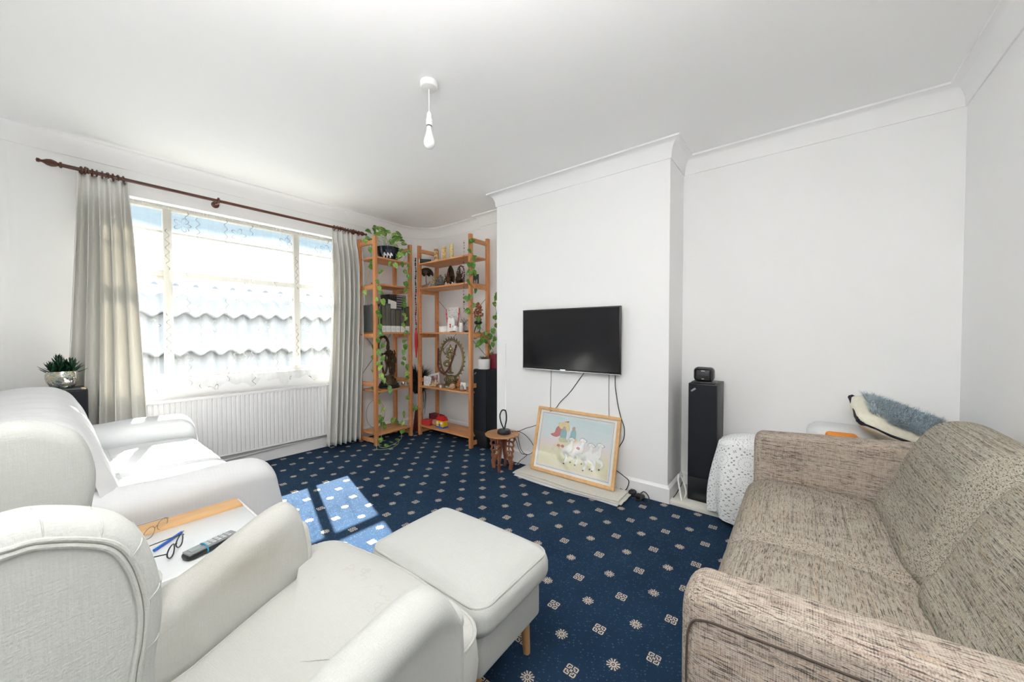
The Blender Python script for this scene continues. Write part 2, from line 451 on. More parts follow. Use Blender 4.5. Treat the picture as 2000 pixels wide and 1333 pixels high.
M_leaf2 = mk_leaf('pothos_light', (.28, .44, .07), (.14, .30, .03), .8)
M_leaf3 = mk_leaf('dark_succulent', (.010, .065, .022), (.005, .028, .012))
M_leaf4 = mk_leaf('variegated_small', (.10, .20, .10), (.30, .40, .28), .6)
M_stem = flat('vine_stem', (.10, .10, .04), .6)
M_stemt = flat('pale_vine', (.42, .50, .26), .6)

# ------------------------------------------------------------------ the room
H = 2.574; W = 3.998; X1 = 2.7252; X2 = 3.1023; Ya = .73; Yb = 2.34; Yc = -.698; XL = -.42; X3 = 3.16
def arc(cx, cy, r, a0, a1, n=10): return [(cx+r*cos(a0+(a1-a0)*i/n), cy+r*sin(a0+(a1-a0)*i/n)) for i in range(n+1)]
RC = .42
path_all = [(XL, Yc), (X2, Yc), (X2, Ya), (X1, Ya), (X1, Yb), (X2, Yb), (X2, 2.91), (X3, 2.91)] + arc(X3-RC, W-RC, RC, 0, pi/2) + arc(XL+.3, W-.3, .3, pi/2, pi)
def wall_strip(mb, pts, z0, z1, th=.12):
    """wall following pts (room on its left), with thickness outward"""
    n = len(pts); off = offset(pts, -th, closed=False)
    for i in range(n-1):
        a, b, c, d = pts[i], pts[i+1], off[i+1], off[i]
        bm = bmesh.new()
        v = [bm.verts.new((p[0], p[1], z)) for z in (z0, z1) for p in (a, b, c, d)]
        for f in ((3,2,1,0), (4,5,6,7), (0,1,5,4), (1,2,6,5), (2,3,7,6), (3,0,4,7)): bm.faces.new([v[k] for k in f])
        mb._add(bm)
def offset(pts, d, closed=False):
    out = []; n = len(pts)
    for i, p in enumerate(pts):
        a = pts[(i-1) % n] if (closed or i > 0) else None; b = pts[(i+1) % n] if (closed or i < n-1) else None
        ns = []
        for q0, q1 in ((a, p), (p, b)):
            if q0 is None or q1 is None: continue
            dx, dy = q1[0]-q0[0], q1[1]-q0[1]; L = math.hypot(dx, dy)
            if L > 1e-9: ns.append((-dy/L, dx/L))
        if len(ns) == 1: m = ns[0]; k = 1
        else:
            m = (ns[0][0]+ns[1][0], ns[0][1]+ns[1][1]); k = 2/(m[0]**2+m[1]**2)
        out.append((p[0]+m[0]*d*k, p[1]+m[1]*d*k))
    return out
# walls
mb = MB(); wall_strip(mb, [(XL, Yc), (X2, Yc)], 0, H)
struct(mb.build('wall_back', M_wall))
mb = MB(); wall_strip(mb, [(X2, Yc), (X2, Ya)], 0, H); struct(mb.build('wall_right', M_wall))
mb = MB(); mb.box2((X1, Ya, 0), (X2+.12, Yb, H)); struct(mb.build('wall_chimney', M_wall))
mb = MB(); wall_strip(mb, [(X2, Yb), (X2, 2.91), (X3, 2.91)] + arc(X3-RC, W-RC, RC, 0, pi/2, 16), 0, H); struct(mb.build('wall_right_corner', M_wall))
mb = MB(); wall_strip(mb, arc(XL+.3, W-.3, .3, pi/2, pi, 14) + [(XL, Yc)], 0, H); struct(mb.build('wall_left', M_wall))
WX0, WX1, WZ0, WZ1 = .24, 2.04, .835, 2.262
mb = MB(); th = .22
for a, b in (((XL+.3, 0), (WX0, H)), ((WX1, 0), (X3-RC, H)), ((WX0, 0), (WX1, WZ0)), ((WX0, WZ1), (WX1, H))):
    mb.box2((a[0], W, a[1]), (b[0], W+th, b[1]))
struct(mb.build('wall_window', M_wall))
mb = MB(); mb.box2((XL-.1, Yc-.15, -.1), (X3+.15, W+.2, 0)); struct(mb.build('floor', M_carpet))
mb = MB(); mb.box2((XL-.1, Yc-.15, H), (X3+.15, W+.2, H+.12)); struct(mb.build('ceiling', M_ceil))
# cornice: sweep of a cove profile (distance from wall, height below ceiling)
cov = [(-.002, -.1235), (.008, -.1235), (.010, -.110)] + [(.010+.058*(1-cos(a)), -.110+.098*sin(a)) for a in [i*pi/16 for i in range(1, 9)]] + [(.0755, -.012), (.0755, 0)]
def sweep(mb, pts, prof, z0, closed=False):
    offs = [offset(pts, d, closed) for d, _ in prof]
    secs = [[(offs[j][i][0], offs[j][i][1], z0+prof[j][1]) for j in range(len(prof))] for i in range(len(pts))]
    bm = bmesh.new(); g = [[bm.verts.new(p) for p in s_] for s_ in secs]
    N = len(g)
    for i in range(N if closed else N-1):
        A, B = g[i], g[(i+1) % N]
        for k in range(len(prof)-1): bm.faces.new((A[k], B[k], B[k+1], A[k+1]))
    bmesh.ops.recalc_face_normals(bm, faces=bm.faces)
    mb._add(bm)
mb = MB(); sweep(mb, path_all, cov, H, True)
struct(mb.build('trim_1', M_trim))
bbp = [(0, .122), (.004, .122), (.012, .108), (.0174, .104), (.0174, 0)]
mb = MB(); sweep(mb, [(X2, Ya-.001), (X1, Ya), (X1, Yb), (X2, Yb)], bbp, 0); struct(mb.build('baseboard_chimney', M_trim2))
mb = MB(); sweep(mb, [(X2, Yb), (X2, 2.91), (X3, 2.91)] + arc(X3-RC, W-RC, RC, 0, pi/2) + arc(XL+.3, W-.3, .3, pi/2, pi), bbp, 0); struct(mb.build('baseboard_window', M_trim2))
mb = MB(); sweep(mb, [(.95, Yc), (X2, Yc), (X2, Ya)], bbp, 0); struct(mb.build('baseboard_right', M_trim2))
mb = MB(); mb.box2((2.712, Yc+.02, .0), (X2-.018, Ya-.018, .03), .003); struct(mb.build('trim_2', flat('cream_hearth_board', (.74, .73, .66), .5, nz=.02)))
# ------------------------------------------------------------------ window
win = bpy.data.objects.new('window_1', None); COL.objects.link(win); win.location = (1.14, W+.1, WZ0); win['kind'] = 'structure'
M_frame = flat('old_white_frame', (.60, .58, .52), .45, nz=.02)
YF = W+.08
mb = MB()
mb.box2((WX0, YF, WZ0), (WX0+.05, YF+.06, WZ1), .004); mb.box2((WX1-.05, YF, WZ0), (WX1, YF+.06, WZ1), .004)
mb.box2((WX0, YF, WZ0), (WX1, YF+.06, WZ0+.045), .004); mb.box2((WX0, YF, WZ1-.035), (WX1, YF+.06, WZ1), .004)
for x in (.609, 1.585): mb.box2((x-.027, YF-.003, WZ0+.046), (x+.027, YF+.057, WZ1-.036), .004)
mb.box2((WX0+.051, YF+.003, 1.685), (WX1-.051, YF+.055, 1.735), .004)
mb.build('window_frame', M_frame, win)
mb = MB()
mb.box2((WX0, YF+.02, 2.043), (WX1, YF+.045, 2.058)); 
mb.box2((WX0+.05, YF+.01, 1.655), (.582, YF+.05, 1.685), .003)
mb.build('glazing_bar', M_frame, win)
t = NT('window_glass'); tr = t.n('ShaderNodeBsdfTransparent'); gl = t.n('ShaderNodeBsdfGlossy'); gl.inputs['Roughness'].default_value = .02
tr.inputs[0].default_value = (.97, .985, .98, 1)
mx = t.n('ShaderNodeMixShader'); mx.inputs[0].default_value = .05
t.t.links.new(tr.outputs[0], mx.inputs[1]); t.t.links.new(gl.outputs[0], mx.inputs[2]); t.t.links.new(mx.outputs[0], t.out.inputs[0]); M_glass = t.m
for a, b in ((WX0+.05, .582), (.636, 1.558), (1.612, WX1-.05)):
    for z0, z1 in ((WZ0+.045, 1.685), (1.735, WZ1-.035)):
        mb = MB(); mb.box2((a, YF+.028, z0), (b, YF+.032, z1)); mb.build('pane', M_glass, win)
mb = MB(); mb.box2((WX0-.0, W-.012, WZ0-.004), (WX1+.0, YF, WZ0+.014), .003); mb.build('window_sill', M_trim2, win)
mb = MB(); mb.tube([(.45, YF-.01, 1.71), (.56, YF-.015, 1.712)], .005); mb.box((.50, YF-.006, 1.705), (.05, .012, .018), .003); mb.build('window_stay', M_frame, win)

# outside: pale tiled roof opposite
M_tile = flat('pale_roof_tiles', (.38, .39, .40), .8, nz=.05, scale=6)
mb = MB()
def roof_course(y0, z0, y1, z1, yy):
    per = .135
    def f(u, v):
        x = -7+u*17; w = .038*sin(2*pi*x/per*.5)
        y = y0+(y1-y0)*v; z = z0+(z1-z0)*v+w*(1-.0*v)
        return (x, y, z)
    mb.grid(f, 1000, 3)
    def g(u, v):
        x = -7+u*17; w = .038*sin(2*pi*x/per*.5)
        return (x, y0+.10*v, z0+w-.045*v)
    mb.grid(g, 1000, 1)
for y0, z0, y1, z1 in ((7.1, -.25, 7.6, .32), (7.45, .30, 8.0, .92), (7.75, .93, 8.25, 1.56), (8.05, 1.57, 8.55, 2.12)): roof_course(y0, z0, y1, z1, 0)
o = mb.build('tiled_roof', M_tile, solid=.01); tag(o, 'pale roof of large wavy tiles outside the window behind the lace', 'roof')
mb = MB(); mb.box2((-8, 8.3, -3), (11, 9.3, 2.02)); mb.box2((-8, 7.3, -3), (11, 8.4, -.3)); o = mb.build('neighbouring_building', flat('pale_render', (.75, .75, .73), .9)); tag(o, 'pale rendered building under the tiled roof across from the window', 'building')
mb = MB(); mb.box2((-30, W+.3, -3.2), (30, 40, -3)); struct(mb.build('ground', flat('pale_ground', (.6, .6, .57), .9)))
# added fill light, modelled as an uplighter lamp, unseen behind the camera
FILL_W = 105
fl = thing('fill_floor_lamp', 'added unseen fill light shaped as a slim white uplighter floor lamp behind the camera', 'floor lamp', (-.24, .30, 0))
mb = MB(); mb.lathe([(0, 0), (.13, 0), (.13, .015), (.02, .03), (0, .03)], (-.24, .30, 0)); mb.build('base', M_trim2, fl)
mb = MB(); mb.cyl((-.24, .30, .03), (-.24, .30, 1.70), .012); mb.build('pole', M_trim2, fl)
mb = MB(); mb.lathe([(.0, 0), (.05, .0), (.13, .05), (.17, .11), (.165, .11), (.125, .055), (.05, .01), (0, .01)], (-.24, .30, 1.70)); mb.build('fill_lamp_shade', M_trim2, fl)
ld = bpy.data.lights.new('fill_uplight', 'SPOT'); ld.energy = FILL_W; ld.spot_size = radians(150); ld.spot_blend = .6; ld.shadow_soft_size = .06; ld.color = (1, .985, .965)
lo = bpy.data.objects.new('fill_uplight', ld); lo.location = (-.24, .30, 1.80); lo.rotation_euler = (pi, 0, 0); COL.objects.link(lo)
#PART2
# ------------------------------------------------------------------ radiator
rad = thing('radiator', 'long white panel radiator on the wall under the window', 'radiator', (1.1, 3.95, .14))
mb = MB(); x0, x1, z0, z1, yf = .33, 1.86, .148, .685, 3.908
def radf(u, v):
    x = x0+(x1-x0)*u; ph = ((x-x0)/.0333) % 1
    g = 1-min(1, abs(ph-.5)/.16) if abs(ph-.5) < .16 else 0
    edge = min(1, v/.06)*min(1, (1-v)/.06)
    return (x, yf+.011*min(1, g*1.6)*edge, z0+.012+(z1-z0-.03)*v)
mb.grid(lambda u, v: radf(u, 0 if v < .01 else (.05 if v < .3 else (.95 if v < .9 else 1))), 46*12, 3)
mb.box2((x0, yf+.012, z0), (x1, yf+.018, z1)); mb.box2((x0, yf-.004, z1-.022), (x1, yf+.05, z1), .004); mb.box2((x0, yf-.004, z0), (x1, yf+.05, z0+.016), .004)
mb.box2((x0-.003, yf-.004, z0), (x0+.004, yf+.05, z1), .003); mb.box2((x1-.004, yf-.004, z0), (x1+.003, yf+.05, z1), .003)
mb.build('panel', M_rad, rad)
for xb in (x0+.1, x1-.14):
    mb = MB(); mb.box2((xb, yf+.045, .25), (xb+.04, W-.001, .6)); mb.build('wall_bracket', M_rad, rad)
mb = MB(); mb.tube(smooth_path([(x0-.02, 3.955, .10), (x0+.3, 3.955, .095), (1.9, 3.955, .13)]), .0085); mb.build('pipe', M_rad, rad)

# ------------------------------------------------------------------ curtain rod
rod = thing('curtain_rod', 'dark red wooden curtain pole with turned finials above the window', 'curtain rod', (1.1, 3.9, 2.345))
RZ = 2.345
mb = MB(); mb.cyl((.07, 3.9, RZ), (2.17, 3.9, RZ), .0125, 16); mb.build('pole', M_darkwood, rod)
fin = [(.0125, 0), (.02, .004), (.02, .012), (.011, .018), (.019, .03), (.024, .048), (.02, .066), (.010, .082), (.008, .09), (.0135, .098), (.012, .108), (0, .112)]
for sx, x in ((-1, .07), (1, 2.15)):
    mb = MB(); mb.lathe(fin, (x, 3.9, RZ), 16, M=Matrix.Rotation(sx*pi/2, 4, 'Y')); mb.build('finial', M_darkwood, rod)
for x in (.17, .905, 2.10):
    mb = MB(); mb.lathe([(.0, 0), (.028, 0), (.028, .008), (.012, .014), (.011, .08)], (x, W, RZ-.012), 16, M=Matrix.Rotation(pi/2, 4, 'X')); mb.tube([(x, 3.9+.021*cos(a), RZ+.021*sin(a)) for a in [i*pi/8 for i in range(16)]], .007, 8, True)
    mb.build('bracket', M_darkwood, rod)

# ------------------------------------------------------------------ curtains
def mk_curt():
    t = NT('cream_curtain_cloth'); p = t.coord()
    f = t.noise(t.map(p, (300, 300, 40)), 1, 2)
    t.bump(f, .15, .001)
    d = t.n('ShaderNodeBsdfTranslucent'); d.inputs[0].default_value = (.85, .80, .70, 1)
    t.set(t.mix(f, (.77, .765, .735), (.72, .715, .685)), .9)
    mx = t.n('ShaderNodeMixShader'); mx.inputs[0].default_value = .12
    t.t.links.new(t.b.outputs[0], mx.inputs[1]); t.t.links.new(d.outputs[0], mx.inputs[2]); t.t.links.new(mx.outputs[0], t.out.inputs[0]); return t.m
M_curt = mk_curt()
def curtain(name, label, xt, xb, zb, npl, seed, rings, flare=0, yb=3.86):
    o = thing(name, label, 'curtain', ((xt[0]+xt[1])/2, 3.88, zb), 0, 'cream curtains at the window')
    mb = MB(); zt = 2.322
    def f(u, v):
        z = zt+(zb-zt)*v; k = v**1.15
        a = xt[0]+(xb[0]-xt[0])*k; b = xt[1]+(xb[1]-xt[1])*k
        x = a+(b-a)*(u + .012*sin(u*40+seed)*v)
        ph = 2*pi*npl*u + .5*nz(u*3, v*1.2, seed) + seed
        amp = .016+.044*min(1, v*6)+.018*nz(u*5, v*1.5, seed+4)
        pin = max(0, 1-abs(v-.045)/.035)
        y = 3.90+(yb-3.90)*min(1, v*3)-amp*sin(ph)*(1-.5*pin)
        x += .012*cos(ph)*min(1, v*5)+flare*v*v*nz(u*2.5, 3, seed)
        return (x, y, z+.006*cos(ph)*(v < .02))
    mb.grid(f, npl*16, 60); mb.build('cloth', M_curt, o, sub=0, solid=.004)
    for i in range(rings):
        x = xt[0]+.01+(xt[1]-xt[0]-.02)*(i+.5)/rings + R.uniform(-.004, .004)
        mb = MB(); t_ = R.uniform(-.35, .35)
        mb.tube([(x+.022*sin(t_)*cos(a), 3.9+.024*cos(a)*cos(t_), RZ-.004+.024*sin(a)) for a in [k*pi/9 for k in range(18)]], .0042, 6, True)
        mb.build('ring', M_darkwood, o)
    return o
curtain('curtain', 'cream curtain gathered at the left end of the window, spreading toward the floor', (.128, .372), (.015, .44), .03, 5, 1.0, 9, .03, 3.83)
curtain('curtain', 'cream curtain hanging straight at the right end of the window beside the shelves', (1.862, 2.185), (1.775, 2.10), .045, 6, 2.3, 10, .0, 3.83)

# lace
def mk_lace():
    t = NT('lace_voile'); X, Y, Z = t.sep(t.geo())
    def fl(x0, z0, px, pz, size):
        u = t.ma('MULTIPLY', t.ma('SUBTRACT', t.ma('FRACT', t.ma('ADD', t.ma('DIVIDE', t.ma('SUBTRACT', X, x0), px), 20.5)), .5), px)
        v = t.ma('MULTIPLY', t.ma('SUBTRACT', t.ma('FRACT', t.ma('ADD', t.ma('DIVIDE', t.ma('SUBTRACT', Z, z0), pz), 20.5)), .5), pz)
        r = t.ma('SQRT', t.ma('ADD', t.ma('MULTIPLY', u, u), t.ma('MULTIPLY', v, v))); th = t.ma('ARCTAN2', v, u)
        pet = t.ma('MULTIPLY', t.ma('ABSOLUTE', t.ma('COSINE', t.ma('MULTIPLY', th, 2.5))), size)
        pet = t.ma('ADD', pet, size*.12)
        return t.ma('LESS_THAN', t.ma('ABSOLUTE', t.ma('SUBTRACT', r, pet)), .0038)
    a = fl(.30, 2.10, .38, .55, .05); b = fl(.49, 1.83, .38, .55, .045)
    def vine(x0, px, ph):
        u = t.ma('MULTIPLY', t.ma('SUBTRACT', t.ma('FRACT', t.ma('ADD', t.ma('DIVIDE', t.ma('SUBTRACT', X, x0), px), 20.5)), .5), px)
        w = t.ma('MULTIPLY', t.ma('SINE', t.ma('MULTIPLY', t.ma('ADD', Z, ph), 95)), .011)
        on = t.ma('GREATER_THAN', t.ma('SINE', t.ma('MULTIPLY', t.ma('ADD', Z, t.ma('MULTIPLY', X, 3)), 9)), .2)
        return t.ma('MULTIPLY', on, t.ma('LESS_THAN', t.ma('ABSOLUTE', t.ma('SUBTRACT', u, w)), .0035))
    m = t.ma('MAXIMUM', t.ma('MAXIMUM', a, b), t.ma('MAXIMUM', vine(.40, .19, 0), vine(.33, .38, .2)))
    ns = t.noise(t.map(t.geo(), (60, 60, 3)), 1, 2)
    top = t.ramp(Z, (.0, 0), (1, 0))
    head = t.ma('GREATER_THAN', Z, 2.212)
    tra = t.n('ShaderNodeBsdfTransparent'); tl = t.n('ShaderNodeBsdfTranslucent'); df = t.n('ShaderNodeBsdfDiffuse')
    tl.inputs[0].default_value = (.95, .95, .95, 1); t.t.links.new(t.mix(m, (.85, .85, .85), (.5, .5, .47)), df.inputs[0])
    c = t.mix(m, (.22, .225, .23), (.11, .11, .10)); t.t.links.new(c, tl.inputs[0])
    m1 = t.n('ShaderNodeMixShader'); m1.inputs[0].default_value = .45
    t.t.links.new(tl.outputs[0], m1.inputs[1]); t.t.links.new(df.outputs[0], m1.inputs[2])
    m2 = t.n('ShaderNodeMixShader')
    op = t.ma('ADD', t.ma('MULTIPLY_ADD', ns, .24, .01), t.ma('MULTIPLY', m, .5)); op = t.ma('ADD', op, t.ma('MULTIPLY', head, .3))
    t.put(m2.inputs[0], op); t.t.links.new(tra.outputs[0], m2.inputs[1]); t.t.links.new(m1.outputs[0], m2.inputs[2]); t.t.links.new(m2.outputs[0], t.out.inputs[0]); return t.m
mb = MB()
def lace(u, v):
    x = .25+1.74*u; zb = .765+.022*sin(x*21)+.018*sin(x*47+1)+.02*nz(x*6, 2)
    z = 2.232+(zb-2.232)*v
    am = .004+.020*v
    y = 3.972+am*(.6*sin(x*78+.8*sin(v*3))+.5*nz(x*9, v*1.5, 5)+.4*sin(x*31+2))-.045*max(0, v-.85)/.15*.5
    return (x, y-.01, z)
mb.grid(lace, 420, 40)
o = mb.build('lace_curtain', mk_lace()); tag(o, 'sheer white lace curtain with floral pattern and wavy hem across the window', 'net curtain')

# ------------------------------------------------------------------ ceiling light
cl = thing('pendant_light', 'bare white bulb hanging on a cord from a round ceiling rose', 'ceiling light', (1.29, 1.59, H))
cx, cy = 1.29, 1.59
mb = MB(); mb.lathe([(0, 0), (.044, 0), (.046, -.004), (.046, -.026), (.043, -.032), (.02, -.036), (0, -.036)], (cx, cy, H), 36); mb.build('ceiling_rose', M_white, cl)
mb = MB(); mb.cyl((cx, cy, H-.036), (cx, cy, 2.40), .0028, 8); mb.build('cord', M_white, cl)
mb = MB(); mb.lathe([(0, .04), (.008, .04), (.013, .03), (.014, .002), (.0175, 0), (.0175, -.012), (.0165, -.014), (.0175, -.016), (.0175, -.032), (.015, -.034), (0, -.034)], (cx, cy, 2.375), 24); mb.build('lamp_holder', M_white, cl)
mb = MB(); mb.lathe([(.0135, .0), (.0135, -.004), (.0125, -.005), (0, -.006)], (cx, cy, 2.342), 20); mb.build('bulb_cap', M_rubber, cl)
mb = MB(); mb.lathe([(.0125, 0), (.014, -.02), (.020, -.045), (.0275, -.07), (.030, -.085), (.028, -.10), (.02, -.112), (.010, -.118), (0, -.12)], (cx, cy, 2.338), 28)
mb.build('bulb', flat('opal_bulb', (.88, .88, .87), .2, nz=.0), cl)

# ------------------------------------------------------------------ television
tv = thing('television', 'flat black television mounted on the chimney wall', 'television', (X1, 1.52, 1.16))
y0, y1, z0, z1 = 1.0613, 1.979, .8986, 1.427
mb = MB(); mb.box2((X1-.06, y0, z0), (X1-.034, y1, z1), .004, 2); mb.box2((X1-.04, y0+.12, z0+.05), (X1-.02, y1-.12, z1-.1), .01)
mb.build('casing', M_blackpl, tv)
t = NT('tv_screen'); t.set((.008, .008, .010), .12, Specular_IOR_Level=.35)
mb = MB(); mb.box2((X1-.0608, y0+.010, z0+.018), (X1-.058, y1-.010, z1-.010)); mb.build('screen', t.m, tv)
mb = MB(); mb.box2((X1-.0618, y0, z0), (X1-.056, y1, z0+.007), .001); mb.box2((X1-.0615, y1-.004, z0), (X1-.056, y1, z1), .001); mb.build('bezel_strip', M_silver, tv)
mb = MB(); mb.box2((X1-.0622, 1.535, z0+.0085), (X1-.0600, 1.585, z0+.0150)); mb.build('badge', M_silver, tv)
mb = MB(); mb.box2((X1-.021, 1.3, 1.0), (X1-.0003, 1.72, 1.3)); mb.build('wall_bracket', M_black, tv)

# ------------------------------------------------------------------ wing armchair
CH = (0, .9165); CA = radians(6)
ch = thing('wing_armchair', 'pale linen wing armchair with rolled arms seen from beside its padded wing, nearest the camera', 'armchair', (CH[0], CH[1], 0), CA)
def cb(mb, name, mat, parent=None, **k): return mb.build(name, mat, parent or ch, world=False, **k)
near = [(-.066, 1.040), (-.048, 1.040), (-.029, 1.034), (-.008, 1.024), (.012, 1.01), (.026, .991), (.036, .963), (.042, .931), (.044, .902), (.042, .871), (.038, .846), (.036, .82), (.040, .78), (.055, .73), (.085, .68), (.12, .645), (.15, .62)]
def wing(side, dx):
    prof = [(p[0]+dx, p[1]) for p in near]
    front = smooth_path([(p[0], 0, p[1]) for p in prof], 4)
    back = [(-.26, 0, .42), (-.262, 0, .6), (-.275, 0, .8), (-.29, 0, .94), (-.275, 0, 1.01), (-.22, 0, 1.037), (-.14, 0, 1.041)]
    poly = back + [tuple(p) for p in front] + [(.16, 0, .45)]
    P = [(p[0], p[2]) for p in poly]
    area = sum(P[i][0]*P[(i+1) % len(P)][1]-P[(i+1) % len(P)][0]*P[i][1] for i in range(len(P)))
    sg = 1 if area > 0 else -1
    ins = lambda d: offset(P, d*sg, True)
    secs = [[(p[0], side*y, p[1]) for p in ins(d)] for y, d in ((.262, .032), (.266, .016), (.276, .006), (.295, .001), (.318, 0), (.336, .002), (.346, .008), (.352, .018))]
    mb = MB(); mb.loft(secs)
    return mb, P, ins
for side, dx in ((-1, 0), (1, .046)):
    mb, P, ins = wing(side, dx); cb(mb, 'wing', M_linen, recalc=True)
    # outer panel with gathered border and double piping
    q = ins(.034); q = [(p[0], p[1]) for p in q]
    mb = MB(); mb.prism(ins(.024), 'y', side*.334, side*.3522, bev=.003)
    cb(mb, 'outer_panel', M_linen, recalc=True)
    pth = [Vector((p[0], side*.353, p[1])) for p in ins(.019)][5:-2]
    pth2 = [Vector((p[0], side*.354, p[1])) for p in ins(.0245)][5:-2]
    mb = MB(); mb.tube(smooth_path(pth, 2), .0028, 8); mb.tube(smooth_path(pth2, 2), .0028, 8); cb(mb, 'piping', M_pipe)
    # gathering folds along the rolled border
    oo = ins(-.0005); ii = ins(.018)
    for k in range(11, 50, 8):
        if k < len(P)-3:
            a = Vector((oo[k][0], side*.300, oo[k][1])); b = Vector((ii[k+2][0], side*.3515, ii[k+2][1])); m = Vector(((oo[k+1][0]*.75+ii[k+1][0]*.25), side*.341, (oo[k+1][1]*.75+ii[k+1][1]*.25)))
            mb = MB(); mb.tube(smooth_path([a, m, b], 4), [.0002, .0004, .0005, .0006, .0007, .0007, .0007, .0006, .0005], 6)
            cb(mb, 'gathered_fold', M_pipe)
mb = MB(); 
mb.cushion((0, 0, 0), (.13, .54, .62), .05, .02, 14, M=Matrix.Translation((-.175, 0, .72)) @ Matrix.Rotation(radians(-9), 4, 'Y')); cb(mb, 'back_cushion', M_linen)
mb = MB(); mb.cushion((-.235, 0, .60), (.12, .66, .86), .05, .0, 10); cb(mb, 'backrest', M_linen)
armzA = [(.02, .55), (.15, .556), (.195, .562), (.28, .590), (.358, .626), (.433, .660), (.475, .674), (.503, .678), (.52, .668), (.537, .646), (.55, .61), (.558, .57)]
armzB = [(.02, .618), (.15, .622), (.20, .626), (.28, .638), (.35, .648), (.42, .657), (.465, .659), (.495, .653), (.52, .637), (.54, .61), (.552, .58)]
for side, ex in ((-1, -.018), (1, -.012)):
    secs = []
    N = 30
    for i in range(N+1):
        u = i/N; x = -.02+(.555+ex+.02)*u
        zt = interp(x-ex*u, armzB) if side < 0 else interp(x-ex*u, armzA)
        fr = max(0, (u-.88)/.12); sh = 1-.0*fr
        yin = .268+.012*fr**2; 
        zb = .20
        # cross-section (y,z): inner bottom, up the inner face, over the roll, outer face
        rr = .052*(1-.35*fr**2)
        cy_ = yin+.054
        pts = [(yin+.01, zb), (yin+.004, .34), (yin, .44), (yin+.001, zt-.07)]
        for k in range(0, 9):
            a = pi - k/8*pi*1.15
            pts.append((cy_+(.054+.0*k)*cos(a)*(1-.25*fr**2), zt-rr+rr*sin(a)))
        pts += [(yin+.094, zt-.10), (yin+.090, zt-.20), (yin+.090, .30), (yin+.09, zb)]
        secs.append([(x, side*p[0], p[1]) for p in pts])
    mb = MB(); mb.loft(secs)
    # round front end cap
    fx = secs[-1]
    cyc = sum(p[1] for p in fx)/len(fx); czc = sum(p[2] for p in fx)/len(fx)
    cap = []
    for k in range(0, 5):
        a = k/4*pi/2; s_ = 1-.16*(1-cos(a))
        cap.append([(p[0]+.016*sin(a), cyc+(p[1]-cyc)*s_, czc+(p[2]-czc)*(1-.035*(1-cos(a)))) for p in fx])
    mb.loft(cap)
    cb(mb, 'armrest', M_linen_arm if side > 0 else M_linen, recalc=False)
# seat cushion (T-shaped)
def tshape(ins=0):
    half = [(-.12, .262), (.40, .262), (.545, .266), (.556, .29), (.560, .345), (.575, .372), (.605, .382), (.65, .372), (.682, .33), (.692, .24), (.698, .12), (.70, 0)]
    pts = [(x, y) for x, y in half] + [(x-.030*(abs(y)/.38)*(x > .5), -y*.95) for x, y in half[::-1][1:]]
    return pts
def seatz(x): return .345+(.455-.345)*max(0, min(1, (x-.12)/.42))+(.008 if x > .3 else 0)
mb = MB(); base = [(p.x, p.y) for p in smooth_path([(a, b, 0) for a, b in tshape()], 3)]
secs = []
ar = sum(base[i][0]*base[(i+1) % len(base)][1]-base[(i+1) % len(base)][0]*base[i][1] for i in range(len(base))); sg = 1 if ar > 0 else -1
cxx = .33
for d, dz in ((.03, -.165), (.010, -.15), (.0, -.12), (-.004, -.085), (.0, -.045), (.004, -.018), (.014, -.004), (.03, .002)):
    secs.append([(cxx+(x-cxx)*(1-d*1.6), y*(1-d*2.4), seatz(x)+dz) for x, y in base])
for s_ in (.8, .55, .3, .1):
    secs.append([(cxx+(x-cxx)*s_*.95, y*s_*.95, seatz(cxx+(x-cxx)*s_)+.010+.018*(1-s_)) for x, y in base])
mb.loft(secs); cb(mb, 'seat_cushion', M_linen_seat, recalc=True)
mb = MB(); mb.tube([(cxx+(x-cxx)*(1-.008), y*(1-.015), seatz(x)-.010) for x, y in base], .0055, 8, True); mb.tube([(cxx+(x-cxx)*(1-.012), y*(1-.02), seatz(x)-.15) for x, y in base], .0055, 8, True); cb(mb, 'seat_piping', M_pipe)
mb = MB(); mb.box2((-.22, -.355, .17), (.59, .355, .30), .02, 3); cb(mb, 'seat_frame', M_linen)
for x, y in ((-.2, -.30), (-.2, .30), (.55, -.32), (.55, .32)):
    mb = MB(); mb.cyl((x, y, 0), (x, y, .175), .014, 16, r2=.022); cb(mb, 'leg', M_leg)

# ------------------------------------------------------------------ footstool
OT = (.952, 1.0); oa = radians(1.5)
ot = thing('footstool', 'pale linen footstool with piped cushion top and wooden peg legs in front of the armchair', 'footstool', (*OT, 0), oa)
mb = MB(); mb.box2((-.180, -.255, .16), (.168, .255, .315), .022, 4); mb.build('base', M_linen, ot, world=False)
mb = MB(); mb.cushion((-.010, 0, .362), (.402, .580, .125), .05, .0, 16, pz=(.006, .006, .022)); mb.build('cushion', M_linen, ot, world=False)
def rrect(hx, hy, r, z, n=6, f=None):
    out = []
    for sx, sy, a0 in ((1, 1, 0), (-1, 1, pi/2), (-1, -1, pi), (1, -1, 3*pi/2)):
        for k in range(n+1):
            a = a0+k/n*pi/2; x = sx*(hx-r)+r*cos(a); y = sy*(hy-r)+r*sin(a)
            out.append((x, y, z + (f(x, y) if f else 0)))
    return out
mb = MB(); mb.tube([(a-.009, b, c) for a, b, c in rrect(.193, .281, .052, .406, f=lambda x, y: .006*(1-(x/.19)**4)+.006*(1-(y/.28)**4)-.004)], .0048, 8, True); mb.build('piping', M_pipe, ot, world=False)
for x, y in ((-.135, -.2), (-.135, .2), (.14, -.195), (.14, .2)):
    mb = MB(); mb.cyl((x*1.06, y*1.04, 0), (x, y, .165), .013, 16, r2=.021); mb.build('leg', M_leg, ot, world=False)

